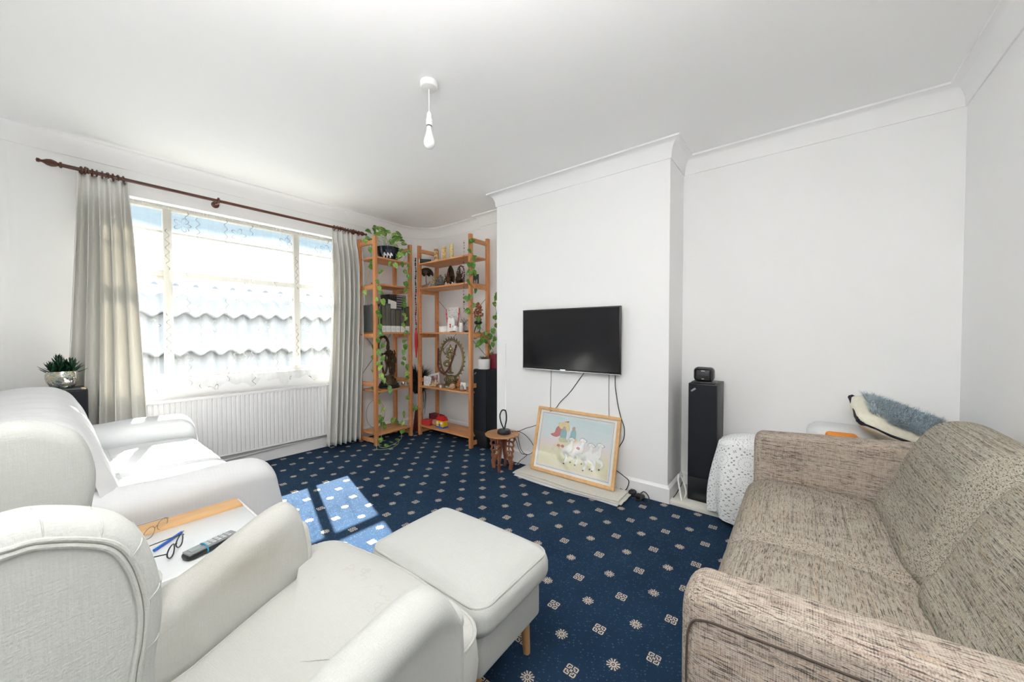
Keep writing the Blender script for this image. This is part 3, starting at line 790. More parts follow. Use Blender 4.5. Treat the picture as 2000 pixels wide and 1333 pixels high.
# ------------------------------------------------------------------ white sofa
so = thing('covered_sofa', 'two-seat sofa under white cotton covers beneath the window, sun on its seat', 'sofa', (.15, 2.77, 0))
def rollarm(mb, yc, x0, x1, zt, zb, w, ww, flare=0, nr=.05, out=1, xf=0):
    """rolled sofa arm, rounded front; out = +1 / -1 the outer side"""
    secs = []
    xs = [x0+(x1-x0-nr)*i/20 for i in range(21)] + [x1-nr+nr*sin(k/6*pi/2) for k in range(1, 7)]
    for x in xs:
        d = max(0, (x-(x1-nr))/nr); s_ = sqrt(max(.0, 1-d*d)) if d < 1 else 0
        s_ = .55+.45*s_
        zr = zt - .012*nz(x*5, yc)-(1-s_)*.10
        pts = []
        for k in range(0, 13):
            a = -pi*.1 + pi*1.2*k/12
            pts.append((yc+w*cos(a)*s_, zr-w*.85+w*.85*sin(a)*s_))
        lo = [(yc-ww*s_, zr-w*1.9), (yc-ww*s_-.0, .32), (yc-ww*s_-flare, zb)]
        hi = [(yc+ww*s_+flare, zb), (yc+ww*s_, .32), (yc+ww*s_, zr-w*1.9)]
        sec = hi + pts + lo
        secs.append([(x+xf*max(0, (x-x1+.25)/.25)*max(0, zt-p[1])/zt+.004*nz(p[0]*9, p[1]*7, x), p[0]+(.004+.010*(xf > 0)*max(0, zt-p[1])/zt)*nz(x*12, p[1]*9, yc), p[1]) for p in sec])
    mb.loft(secs)
mb = MB(); rollarm(mb, 3.50, -.25, .625, .640, .05, .095, .088, .02, .07, xf=.10); mb.build('far_armrest', M_cot, so, recalc=True)
mb = MB(); rollarm(mb, 2.055, -.25, .60, .605, .05, .075, .06); mb.build('near_armrest', M_cot, so, recalc=True)
mb = MB(); mb.cushion((.235, 2.77, .375), (.78, 1.36, .16), .055, 0, 20, pz=(.01, 0, .018)); o = mb.build('seat_cushion', M_cot, so)
mb = MB(); mb.box2((-.3, 2.06, .06), (.56, 3.52, .30), .02); mb.build('base', M_cot, so)
def backf(u, v):
    y = 2.03+1.46*u
    e = min(1, (1-abs(2*u-1))/.16); e = sin(e*pi/2)
    th = -.25*pi+ v*1.5*pi
    prof = smooth_prof
    x, z = prof(v)
    x = x if z < .5 else -.10+(x+.10)*(.72+.28*e)
    return (x*1.0, y, .45+(z-.45)*(.80+.20*e)+.006*nz(y*6, v*4))
BP = [(.19, .36), (.165, .45), (.13, .56), (.105, .68), (.075, .78), (.02, .865), (-.05, .885), (-.14, .88), (-.23, .855), (-.29, .78), (-.31, .6), (-.31, .2)]
bp = smooth_path([(a, 0, b) for a, b in BP], 4)
def smooth_prof(v):
    k = v*(len(bp)-1); i = min(int(k), len(bp)-2); p = bp[i].lerp(bp[i+1], k-i); return p.x, p.z
mb = MB(); mb.grid(backf, 30, 40)
bm = mb.bm; e = [x for x in bm.edges if x.is_boundary]
ends = [[x for x in e if abs((x.verts[0].co.y+x.verts[1].co.y)/2-yy) < 1e-4] for yy in (2.03, 3.49)]
for es in ends: bmesh.ops.edgeloop_fill(bm, edges=es)
mb.build('backrest', M_cot, so, recalc=True)
for x, y in ((-.25, 2.1), (-.25, 3.45), (.5, 2.1), (.5, 3.45)):
    mb = MB(); mb.box((x, y, .03), (.05, .05, .06), .004); mb.build('leg', M_leg, so)
# ribbed bedspread over the near arm, white sheet over the back and seat
mb = MB(); rollarm(mb, 2.045, -.22, .655, .622, .05, .092, .085, .035, .09, xf=.12); 
o = mb.build('bedspread', M_rib, None, recalc=True); tag(o, 'white ribbed bedspread draped over the near arm of the covered sofa', 'bedspread')
mb = MB(); rollarm(mb, 1.985, .52, .705, .56, .05, .07, .07, .02, .11)
def mk_sheer():
    t = NT('thin_white_sheet'); tra = t.n('ShaderNodeBsdfTransparent'); mx = t.n('ShaderNodeMixShader'); mx.inputs[0].default_value = .88
    f = t.noise(t.coord(), 90, 2); t.bump(f, .1, .001); t.set((.78, .79, .80), .9)
    t.t.links.new(tra.outputs[0], mx.inputs[1]); t.t.links.new(t.b.outputs[0], mx.inputs[2]); t.t.links.new(mx.outputs[0], t.out.inputs[0]); return t.m
M_sheer = mk_sheer()
mb.bm.free()
mb = MB()
def sheet(u, v):
    """v runs from behind the back, over its top, down to the seat and out to the seat front"""
    y = 1.97+1.50*u
    P = sheetp; k = v*(len(P)-1); i = min(int(k), len(P)-2); p = P[i].lerp(P[i+1], k-i)
    e = min(1, (1-abs(2*u-1))/.14); e = sin(e*pi/2)
    kk = .80+.20*e
    z = .45+(p.z-.45)*(kk if p.z > .45 else 1)
    fo = .010*sin(y*34+v*9)+.012*nz(y*7, v*5, 2)+.006*nz(y*22, v*14, 7)
    up = 1 if p.z > .50 else .45
    n = Vector((.8, 0, .6)) if .35 < v < .62 else Vector((.2, 0, 1))
    px_ = p.x if p.z < .52 else -.10+(p.x+.10)*(.72+.28*e)
    q = Vector((px_, y, z))+n*(abs(fo)*up*(.5+.5*e)+.009)
    return q
sheetp = smooth_path([(-.32, 0, .5), (-.325, 0, .7), (-.30, 0, .80), (-.235, 0, .872), (-.14, 0, .892), (-.05, 0, .897), (.03, 0, .875), (.085, 0, .79), (.12, 0, .68), (.15, 0, .56), (.18, 0, .487), (.23, 0, .475), (.35, 0, .477), (.5, 0, .474), (.60, 0, .462), (.635, 0, .435), (.645, 0, .38), (.65, 0, .22)], 4)
def sheet2(u, v):
    q = sheet(.02+.97*u, v)
    return q
mb.grid(sheet2, 80, 110)
o = mb.build('cotton_sheet', M_sheer, None); tag(o, 'thin white cotton sheet spread over the back and seat of the covered sofa', 'sheet')

# ------------------------------------------------------------------ side table with tray top
tb = thing('side_table', 'low white-topped side table with wooden edge between armchair and covered sofa', 'side table', (.2, 1.66, 0))
mb = MB(); mb.box2((-.12, 1.44, .478), (.487, 1.812, .498), .002); mb.build('tabletop', flat('white_laminate', (.74, .765, .77), .25, nz=.01), tb)
mb = MB(); mb.box2((-.12, 1.812, .470), (.487, 1.902, .508), .006, 3); mb.build('wooden_edge', M_beech, tb)
mb = MB(); mb.box2((.487, 1.44, .470), (.495, 1.902, .500), .002); mb.box2((-.12, 1.43, .45), (.487, 1.44, .50), .002); mb.build('rim', M_trim2, tb)
for x, y in ((-.09, 1.47), (-.09, 1.87), (.45, 1.47), (.45, 1.85)):
    mb = MB(); mb.box2((x-.018, y-.018, 0), (x+.018, y+.018, .478), .003); mb.build('leg', M_beech, tb)
ZT = .4985
# items on it
def onpath(pts, z): return [(x, y, z) for x, y in pts]
pen = thing('pen', 'blue ballpoint pen on the side table under the black glasses', 'pen', (.25, 1.7, ZT))
pa, pb = Vector((.200, 1.655, ZT+.005)), Vector((.288, 1.738, ZT+.005)); d = (pb-pa).normalized()
mb = MB(); mb.cyl(pa, pb-d*.012, .0048, 10); mb.build('barrel', flat('blue_plastic', (.01, .11, .50), .3), pen)
mb = MB(); mb.cyl(pb-d*.012, pb, .004, 10, r2=.001); mb.build('tip', M_greypl, pen)
def glasses(name, label, loc, rz, mf, rim):
    g = thing(name, label, 'glasses', (*loc, ZT), rz)
    for s_ in (-1, 1):
        c = Vector((s_*.032, 0, .020))
        loop = [c+Vector((.027*cos(a)*(1 if abs(cos(a)) < .8 else .96), .002*cos(a)**2, .018*sin(a))) for a in [k*2*pi/20 for k in range(20)]]
        mb = MB(); mb.tube(loop, rim, 6, True); mb.build('rim', mf, g, world=False)
        mb = MB(); mb.prism([(p.x, p.z) for p in loop], 'y', -.0006, .0006); mb.build('lens', M_glass, g, world=False)
        mb = MB(); mb.tube(smooth_path([(s_*.060, 0, .026), (s_*.062, .015, .026), (s_*.030 if s_ > 0 else -.050, .095, .016), (s_*.022 if s_ > 0 else -.044, .128, .004)], 5), rim*.9, 6); mb.build('temple', mf, g, world=False)
    mb = MB(); mb.tube(smooth_path([(-.006, 0, .024), (0, 0, .029), (.006, 0, .024)], 4), rim, 6); mb.build('bridge', mf, g, world=False)
    return g
glasses('glasses', 'black-framed glasses lying on the side table beside the blue pen', (.245, 1.600), radians(62), M_blackpl, .0020)
glasses('glasses', 'thin wire-rimmed glasses lying against the wooden edge of the side table', (.225, 1.80), radians(50), flat('wire_frame', (.28, .24, .18), .3, .8), .0011)
rm = thing('telephone_handset', 'grey and black cordless telephone handset with blue rubber band on the side table', 'telephone', (.322, 1.532, ZT), radians(16))
mb = MB(); mb.cushion((0, 0, .011), (.150, .046, .022), .011, .001, 8); mb.build('body', M_blackpl, rm, world=False)
mb = MB(); mb.cushion((0, 0, .020), (.142, .040, .008), .003, .001, 6); mb.build('face', M_greypl, rm, world=False)
mb = MB(); mb.box((-.045, 0, .0245), (.034, .028, .002), .0008); mb.build('display', flat('grey_lcd', (.30, .34, .33), .2), rm, world=False)
for i in range(5):
    for j in range(3):
        mb = MB(); mb.box((-.014+i*.0155, -.0125+j*.0125, .0255), (.011, .0085, .003), .001, 1); mb.build('key', flat('key_grey', (.55, .56, .57), .4) if (i+j) == 0 else bpy.data.materials['key_grey'], rm, world=False)
mb = MB(); mb.tube([(-.022, .0245*cos(a), .0125+.0155*sin(a)) for a in [k*pi/10 for k in range(20)]], .0022, 6, True); mb.build('rubber_band', flat('cyan_rubber', (.02, .30, .52), .5), rm, world=False)

# ------------------------------------------------------------------ brown tweed sofa
bs = thing('tweed_sofa', 'brown and grey flecked tweed two-seat sofa at the right', 'sofa', (1.7, -.25, 0))
def slabarm(x0, x1, yf, yb, z0f, z0b, r=.05, lean=0):
    mb = MB(); secs = []
    ys = [yf-r+r*cos(a) for a in [k*pi/12 for k in range(0, 7)]]
    n = 16
    ysl = [yf-r+r*sin(k/6*pi/2) for k in range(6, -1, -1)] + [yf-r-(yf-r-yb)*i/n for i in range(1, n+1)]
    for y in ysl:
        d = max(0, (y-(yf-r))/r); dd = r*(1-sqrt(max(0, 1-d*d)))
        zt = z0f+(z0b-z0f)*(yf-y)/(yf-yb)-dd
        a, b = x0+dd*.55, x1-dd*.55; rr = .035
        P = [(a, .06), (a, .2), (a, zt-rr)] + [(a+rr-rr*cos(k*pi/8), zt-rr+rr*sin(k*pi/8)) for k in range(1, 5)] + [(b-rr+rr*sin(k*pi/8), zt-rr+rr*cos(k*pi/8)) for k in range(0, 4)] + [(b, zt-rr), (b, .2), (b, .06)]
        secs.append([(p[0], y, p[1]) for p in P])
    mb.loft(secs); return mb
mb = slabarm(.872, 1.0, .205, -.69, .650, .70, .045); mb.build('near_armrest', M_tweedy, bs, recalc=True)
mb = slabarm(2.44, 2.58, .195, -.69, .655, .715, .04); mb.build('far_armrest', M_tweedy, bs, recalc=True)
# piped seam on the near arm's outer panel
seam = smooth_path([(.8725, .190, .10), (.8715, .190, .30), (.871, .190, .50), (.8715, .184, .565), (.8715, .158, .590), (.8715, .08, .598), (.8715, -.05, .606), (.8715, -.40, .622), (.8715, -.66, .635)], 6)
mb = MB(); mb.tube(seam, .0024, 8); mb.build('armrest_piping', flat('dark_piping', (.07, .05, .04), .8), bs)
def seatc(x0, x1):
    mb = MB(); secs = []
    n = 18
    for i in range(n+1):
        u = i/n; x = x0+(x1-x0)*u
        e = (1-abs(2*u-1)); s_ = min(1, e/.05); s_ = sin(s_*pi/2); ri = .012*s_+.016*sin(pi*u)
        P = [(-.62, .26), (-.62, .40+ri*.3), (-.40, .405+ri*.6), (-.30, .405+ri), (-.15, .412+ri), (0, .414+ri), (.10, .410+ri), (.165, .395+ri), (.205, .368+ri*.8), (.228, .33), (.232, .28), (.222, .225), (.19, .21), (-.1, .21)]
        P = smooth_path([(0, a, b) for a, b in P], 3, True)
        secs.append([(x, p.y*(1-.0*(1-s_))-.006*(1-s_), .3+(p.z-.3)*(1-.11*(1-s_))) for p in P])
    mb.loft(secs); return mb
mb = seatc(1.002, 1.702); mb.build('seat_cushion', M_tweed, bs, recalc=True)
mb = seatc(1.704, 2.438); mb.build('seat_cushion', M_tweed, bs, recalc=True)
mb = MB(); mb.box2((.99, -.66, .06), (2.45, .19, .24), .01); mb.build('base', M_tweed, bs)
def backc(x0, x1, hz=.0):
    mb = MB(); secs = []; n = 26
    BPp = [(-.62, .30), (-.655, .50), (-.66, .70), (-.64, .80), (-.59, .845), (-.52, .852), (-.455, .825), (-.405, .75), (-.365, .65), (-.325, .54), (-.29, .47), (-.285, .42), (-.32, .385), (-.45, .37)]
    for i in range(n+1):
        u = i/n; x = x0+(x1-x0)*u
        e = min(1, (1-abs(2*u-1))/.34); s_ = sin(e*pi/2)
        P = smooth_path([(0, a, b) for a, b in BPp], 4, True); sec = []
        for p in P:
            k = .82+.18*s_; zc = .44
            z = zc+(p.z-zc)*(k if p.z > zc else 1)+hz
            fr = 1 if p.y > -.52 else .3
            y = p.y-.055*(1-s_)*fr
            y += (.010*nz(x*6, z*6, 3))*s_*fr
            sec.append((x, y, z))
        secs.append(sec)
    mb.loft(secs); return mb
mb = backc(1.665, 2.455); mb.build('back_cushion', M_tweedb, bs, recalc=True)
mb = backc(.90, 1.675, .005); mb.build('back_cushion', M_tweedb, bs, recalc=True)
mb = MB(); mb.box2((.90, -.69, .1), (2.5, -.60, .72), .03, 3); mb.build('back_frame', M_tweed, bs)
for x, y in ((.87, .15), (.87, -.6), (2.51, .13), (2.51, -.6)):
    mb = MB(); mb.box((x, y, .03), (.05, .05, .062), .004); mb.build('leg', M_leg, bs)
#PART3
# ------------------------------------------------------------------ pine shelving
def shelf_unit(label, o0, ang, L, D, boards, boardmat, railz, brace):
    u = Vector((cos(ang), sin(ang), 0)); w = Vector((-sin(ang), cos(ang), 0)); o0 = Vector((*o0, 0))
    s = thing('pine_shelf_unit', label, 'shelf unit', tuple(o0), ang)
    B = lambda mb, n, m: mb.build(n, m, s, world=False)
    HT = 2.26
    for x in (0, L):
        for y in (0, D):
            mb = MB(); mb.box((x, y, HT/2), (.032, .043, HT), .003); 
            ob = B(mb, 'post', M_pine_v)
            mb = MB()
            for k in range(34): mb.cyl((x-.0166 if x > 0 else x+.0166, y, .12+k*.064), (x-.0158 if x > 0 else x+.0158, y, .12+k*.064), .004, 8)
            mb.build('peg_hole', M_rubber, s, world=False, kind='stuff')
        for z in railz:
            mb = MB(); mb.box((x, D/2, z), (.020, D-.043, .045), .002); B(mb, 'rail', M_pine_x)
    for z in boards:
        mb = MB(); mb.box2((.017, -.020, z), (L-.017, D+.015, z+.018), .003); B(mb, 'shelf', boardmat)
    for k, (za, zb) in enumerate(brace):
        mb = MB(); mb.cyl((.02, D+.012, za), (L-.02, D+.012, zb), .0025, 6); B(mb, 'brace_rod', M_rubber)
        mb = MB(); mb.cyl((.02, D+.016, zb), (L-.02, D+.016, za), .0025, 6); B(mb, 'brace_rod', M_rubber)
    return s
BZ = (.105, .575, 1.212, 1.739, 2.03)
shelf_unit('narrow pine shelf unit beside the right curtain with trailing ivy over it', (2.168, 3.583), radians(4.6), .475, .275, BZ, M_pine_x, (.05, .66, 1.19, 1.715, 2.20), ((.75, 1.25),))
shelf_unit('wider pine shelf unit against the right alcove wall beside the black speaker', (2.742, 3.572), radians(-90), .855, .265, BZ, M_pine_x, (.05, .66, 1.19, 1.715, 2.20), ((.95, 1.62),))
S0, S1, S2, S3, S4 = [z+.0185 for z in BZ]

# leaves
def leaf(mb, p, d, s, up=None, mi=0, fold=.25, curl=.35, wid=.8):
    p = Vector(p); d = Vector(d).normalized(); up = Vector(up or (0, 0, 1))
    sd = d.cross(up); sd = sd.normalized() if sd.length > 1e-4 else Vector((1, 0, 0)); n = sd.cross(d).normalized()
    W_ = [0, .62, .95, 1.0, .88, .62, .30, .0]; T_ = [-.0, .02, .16, .34, .54, .74, .90, 1.0]
    bm = bmesh.new(); rows = []
    for t, wv in zip(T_, W_):
        hw = wv*wid*.5*s; c = p + d*(t*s) - n*(curl*s*t*t*.5)
        back = -.08*s if wv == .62 and t < .1 else 0
        rows.append([bm.verts.new(c + sd*hw*k + n*(fold*abs(hw*k)) + d*(back*abs(k))) for k in (-1, -.5, 0, .5, 1)])
    for A, B_ in zip(rows, rows[1:]):
        for k in range(4): bm.faces.new((A[k], A[k+1], B_[k+1], B_[k]))
    bmesh.ops.remove_doubles(bm, verts=bm.verts, dist=1e-5)
    mb._add(bm, mi)
def vine(mbs, mbl, pts, s=(.05, .075), off=.018, face=(-.6, -.75, .15), r=.0016, every=1):
    P = [Vector(p) for p in pts]; st = []
    for i, p in enumerate(P):
        st.append(p + Vector((R.uniform(-.006, .006), .01, .02)))
    st = smooth_path(st, 5); mbs.tube(st, r, 5)
    for p in P[::every]:
        a = R.uniform(0, 2*pi); dirv = Vector((R.uniform(-.7, .7), R.uniform(-.4, .1), -R.uniform(.35, 1.0))).normalized()
        f = (Vector(face)+Vector((R.uniform(-.5, .5), R.uniform(-.5, .5), R.uniform(-.3, .6)))).normalized()
        sz = R.uniform(*s); q = p - dirv*sz*.5
        mbs.tube([p+Vector((0, .008, .02)), (p+q)/2+Vector((0, .004, .012)), q], r*.8, 4)
        leaf(mbl, q, dirv, sz, f, mi=(1 if R.random() < .33 else 0), fold=R.uniform(.1, .4), curl=R.uniform(.1, .6))
V1=[(2.446, 3.54, 2.098), (2.563, 3.53, 2.149), (2.487, 3.55, 1.995), (2.403, 3.55, 1.973), (2.321, 3.54, 1.986)]
V1b=[(2.50, 3.53, 2.12), (2.568, 3.55, 1.991), (2.53, 3.55, 1.922), (2.58, 3.55, 1.87), (2.541, 3.55, 1.776), (2.528, 3.55, 1.701), (2.515, 3.55, 1.594), (2.515, 3.55, 1.536), (2.514, 3.55, 1.425), (2.526, 3.55, 1.383), (2.501, 3.55, 1.309), (2.531, 3.55, 1.224), (2.506, 3.55, 1.127), (2.524, 3.55, 1.058), (2.499, 3.55, 1.001), (2.51, 3.55, 0.926), (2.491, 3.55, 0.869), (2.547, 3.55, 0.828), (2.54, 3.55, 0.753), (2.54, 3.55, 0.705), (2.557, 3.55, 0.468), (2.647, 3.55, 0.329)]
V2=[(2.194, 3.52, 1.873), (2.16, 3.52, 1.761), (2.181, 3.52, 1.695), (2.208, 3.52, 1.648), (2.148, 3.52, 1.575), (2.224, 3.52, 1.551), (2.168, 3.52, 1.435), (2.184, 3.52, 1.391), (2.183, 3.52, 1.283), (2.194, 3.52, 1.214), (2.161, 3.52, 1.139), (2.215, 3.52, 1.083), (2.165, 3.52, 1.011), (2.208, 3.52, 0.945), (2.159, 3.52, 0.893), (2.18, 3.52, 0.847), (2.201, 3.52, 0.751), (2.223, 3.52, 0.705), (2.29, 3.52, 0.622), (2.301, 3.52, 0.585)]
V3=[(2.105, 3.66, 2.20), (2.163, 3.66, 2.118), (2.184, 3.68, 2.0), (2.205, 3.7, 1.944), (2.12, 3.7, 1.659), (2.184, 3.7, 1.421), (2.189, 3.7, 1.305), (2.214, 3.7, 1.064), (2.208, 3.7, 0.947), (2.212, 3.7, 0.804), (2.19, 3.58, 0.573), (2.215, 3.6, 0.465), (2.259, 3.6, 0.371), (2.213, 3.6, 0.291)]
TOP=[(2.224, 3.66, 2.384), (2.147, 3.66, 2.317), (2.262, 3.66, 2.373), (2.313, 3.66, 2.369), (2.377, 3.66, 2.362), (2.342, 3.66, 2.339), (2.515, 3.66, 2.371), (2.46, 3.66, 2.349), (2.546, 3.66, 2.303), (2.388, 3.6, 2.245), (2.423, 3.58, 2.205), (2.483, 3.57, 2.164), (2.157, 3.66, 2.23), (2.136, 3.66, 2.245), (2.446, 3.56, 2.078), (2.251, 3.66, 2.309), (2.534, 3.66, 2.332), (2.20, 3.62, 2.27), (2.18, 3.62, 2.16)]
BOT=[(2.292, 3.7, 0.24), (2.321, 3.7, 0.177), (2.355, 3.7, 0.142), (2.452, 3.7, 0.20), (2.508, 3.7, 0.167), (2.583, 3.7, 0.145), (2.603, 3.7, 0.242)]
po = thing('trailing_pothos', 'trailing pothos in dark blue pot on the narrow shelf unit, vines reaching the floor', 'plant', (2.41, 3.70, S4))
pc = (2.405, 3.70)
mb = MB(); mb.lathe([(0, 0), (.085, 0), (.10, .01), (.118, .07), (.122, .125), (.128, .135), (.128, .142), (.118, .142), (.112, .12), (0, .12)], (*pc, S4), 32); pot = mb.build('pot', flat('dark_blue_glaze', (.008, .012, .03), .18, nz=.2), po)
mb = MB()
for a in (-2.6, -2.3, -2.0):
    for k in range(4):
        aa = a+.03*k; mb.tube(smooth_path([(pc[0]+.112*cos(aa), pc[1]+.112*sin(aa), S4+.012), (pc[0]+.120*cos(aa+.05), pc[1]+.120*sin(aa+.05), S4+.05), (pc[0]+.121*cos(aa+.12), pc[1]+.121*sin(aa+.12), S4+.068-.004*k), (pc[0]+.118*cos(aa+.2), pc[1]+.118*sin(aa+.2), S4+.035)], 4), .0022, 4)
mb.build('painted_motif', M_paper, pot)
mb = MB(); mb.lathe([(0, 0), (.110, 0), (.11, .004), (0, .008)], (*pc, S4+.118), 20); mb.build('soil', flat('soil', (.03, .02, .012), .95), po)
ms, ml = MB(), MB()
for pts in (V1, V1b, V2, V3): vine(ms, ml, pts)
vine(ms, ml, BOT, s=(.055, .085), face=(-.2, -.4, 1))
TOP += [(2.30, 3.66, 2.335), (2.36, 3.70, 2.38), (2.20, 3.64, 2.33), (2.50, 3.64, 2.29), (2.28, 3.60, 2.27), (2.33, 3.62, 2.30), (2.44, 3.62, 2.30), (2.55, 3.60, 2.25)]
for p in TOP:
    p = Vector(p); q = Vector((pc[0], pc[1], S4+.125)) + Vector((R.uniform(-.08, .08), R.uniform(-.08, .08), 0))
    ms.tube(smooth_path([q, (p+q)/2+Vector((0, 0, .03)), p], 3), .0018, 5)
    d = (p-q); d.z = R.uniform(-.06, .1); leaf(ml, p-d.normalized()*.03, d, R.uniform(.06, .085), (R.uniform(-.8, 0), -.8, R.uniform(.2, .8)), mi=(1 if R.random() < .25 else 0), curl=.3)
# vine ends curling on the carpet under the shelf unit
for pts in ([(2.21, 3.60, .29), (2.17, 3.58, .15), (2.12, 3.50, .02), (2.10, 3.42, .008), (2.20, 3.37, .008), (2.32, 3.42, .008), (2.38, 3.48, .02)], [(2.26, 3.6, .37), (2.22, 3.56, .12), (2.16, 3.52, .02), (2.17, 3.44, .008), (2.28, 3.46, .008), (2.42, 3.50, .03), (2.46, 3.55, .08)]):
    ms.tube(smooth_path(pts, 6), .0025, 5)
for p, d in (((2.19, 3.47, .02), (.6, -.4, -.1)), ((2.27, 3.47, .03), (.5, .3, 0)), ((2.17, 3.50, .10), (-.3, -.5, -.4)), ((2.36, 3.50, .03), (.6, .2, .1)), ((2.46, 3.55, .08), (.4, 0, .4))):
    leaf(ml, p, d, .06, (-.2, -.4, 1), mi=0)
ms.build('vine_stems', M_stemt, po); ml.build('foliage', [M_leaf1, M_leaf2], po)

# second vine: by the speaker
V4=[(2.725, 2.69, 2.176), (2.704, 2.69, 2.068), (2.765, 2.69, 2.011), (2.69, 2.69, 1.928), (2.751, 2.69, 1.927), (2.69, 2.69, 1.844), (2.772, 2.69, 1.848), (2.69, 2.69, 1.743), (2.785, 2.69, 1.661), (2.703, 2.69, 1.591), (2.623, 2.66, 1.567), (2.757, 2.69, 1.509), (2.669, 2.68, 1.442), (2.826, 2.69, 1.366), (2.833, 2.69, 1.288), (2.913, 2.66, 1.214), (2.86, 2.66, 1.15)]
V5=[(2.96, 2.61, .99), (2.96, 2.64, 1.06), (2.97, 2.608, 1.092), (2.97, 2.702, 1.121), (2.97, 2.581, 1.157), (2.97, 2.736, 1.20), (2.97, 2.601, 1.237), (2.97, 2.648, 1.179), (2.97, 2.608, 1.234), (2.97, 2.555, 1.298), (2.97, 2.574, 1.382), (2.97, 2.542, 1.426), (2.97, 2.581, 1.531), (2.97, 2.561, 1.595), (2.97, 2.548, 1.628)]
SPZ = .835
rp = thing('climbing_plant', 'green climbing plant growing from a dark red pot behind the white pot on the speaker', 'plant', (3.0, 2.61, SPZ))
mb = MB(); mb.box2((2.955, 2.552, SPZ), (3.06, 2.655, .995), .006); mb.build('pot', flat('crimson_box', (.20, .012, .03), .4), rp)
ms, ml = MB(), MB(); vine(ms, ml, V4[::-1], s=(.05, .08)); vine(ms, ml, V5, s=(.05, .075)); 
ms.tube(smooth_path([(3.0, 2.61, .99), (2.96, 2.64, 1.08), (2.9, 2.66, 1.15)], 4), .0022, 5)
for p in ((2.90, 2.70, 1.13), (2.93, 2.68, 1.16), (2.90, 2.72, 1.22)): leaf(ml, p, (-.5, .5, -.5), .10, (-.5, -.5, .8), mi=0)
ms.build('vine_stems', M_stem, rp); ml.build('foliage', [M_leaf1, M_leaf1], rp)
wp = thing('white_pot_plant', 'small variegated plant in a white cylindrical pot on the speaker beside the shelf', 'plant', (2.90, 2.665, SPZ))
mb = MB(); mb.lathe([(0, 0), (.066, 0), (.068, .003), (.070, .108), (.066, .108), (.064, .095), (0, .095)], (2.895, 2.672, SPZ), 32); mb.build('pot', M_ceramic, wp)
ml = MB()
for k in range(34):
    a = R.uniform(0, 2*pi); e = R.uniform(.1, 1.1); d = Vector((cos(a)*cos(e), sin(a)*cos(e), sin(e)*.7)); p = Vector((2.895, 2.672, SPZ+.10)) + d*R.uniform(.01, .045)
    leaf(ml, p, d, R.uniform(.03, .045), mi=0, curl=.7)
ml.build('foliage', M_leaf4, wp)

# ------------------------------------------------------------------ loudspeakers
def speaker(label, x0, x1, y0, y1, z0, z1, face):
    o = thing('loudspeaker', label, 'loudspeaker', ((x0+x1)/2, (y0+y1)/2, z0))
    mb = MB(); mb.box2((x0, y0, z0), (x1, y1, z1), .004); mb.build('cabinet', M_black, o)
    if face == 'x':
        mb = MB(); mb.box2((x0-.012, y0+.003, z0+.175), (x0, y1-.003, z1-.006), .004); g = mb.build('grille', M_grille, o)
        mb = MB(); mb.box2((x0-.006, y0+.003, z0+.008), (x0, y1-.003, z0+.170), .002); mb.build('plinth_panel', M_black, o)
        c = Vector((x0-.0135, y1-.035, z1-.045)); mb = MB(); mb.box((0, 0, 0), (.002, .036, .013), .001, M=Matrix.Translation(c) @ Matrix.Rotation(radians(-38), 4, 'X')); mb.build('badge', M_greypl, g)
    return o
speaker('tall black floor speaker between the pine shelves and the chimney wall', 2.827, 3.085, 2.566, 2.756, .001, .835, 'x')
speaker('tall black floor speaker on the cream board in the alcove right of the chimney', 2.812, 3.07, .434, .618, .031, .865, 'x')
ls = thing('loudspeaker', 'black loudspeaker in the window corner with a succulent on top', 'loudspeaker', (.02, 3.79, 0))
mb = MB(); mb.box2((-.108, 3.70, .001), (.150, 3.832, .847), .004); mb.build('cabinet', M_black, ls)
mb = MB(); mb.box2((-.104, 3.688, .18), (.146, 3.70, .838), .004); mb.build('grille', M_grille, ls)

# succulent and folder on the corner speaker
fo = thing('folder', 'flat black folder with metal corners under the succulent pot', 'folder', (.03, 3.75, .848))
mb = MB(); mb.box((.025, 3.755, .8555), (.225, .145, .012), .003, rz=radians(4)); mb.build('cover', flat('slate_cover', (.05, .06, .065), .5), fo)
for x, y in ((-.08, 3.69), (.13, 3.70)):
    mb = MB(); mb.box((x, y, .8565), (.022, .022, .014), .002); mb.build('corner_clip', flat('brass_clip', (.45, .36, .25), .35, .8) if x < 0 else bpy.data.materials['brass_clip'], fo)
su = thing('succulent', 'dark green succulent in a round mirrored mosaic pot on the corner speaker', 'plant', (.045, 3.765, .863))
def mk_mosaic():
    t = NT('mirrored_mosaic'); p = t.coord(); a = t.vor(t.map(p, (1, 1, 1.6)), 75, 'DISTANCE_TO_EDGE'); c = t.vor(t.map(p, (1, 1, 1.6)), 75, 'F1', 'Color')
    t.bump(t.ramp(a, (0, 0), (.08, 1)), .8, .003)
    return t.set(t.mix(.35, (.82, .80, .68), c), .12, .9)
mb = MB(); mb.lathe([(0, 0), (.038, 0), (.05, .006), (.066, .035), (.073, .065), (.072, .088), (.066, .108), (.062, .108), (.06, .095), (0, .095)], (.045, 3.765, .863), 40)
M_mos = flat('mirrored_pot', (.72, .70, .58), .18, .85, nz=.15, scale=140, bump=.5); mb.build('pot', mk_mosaic(), su)
ml = MB()
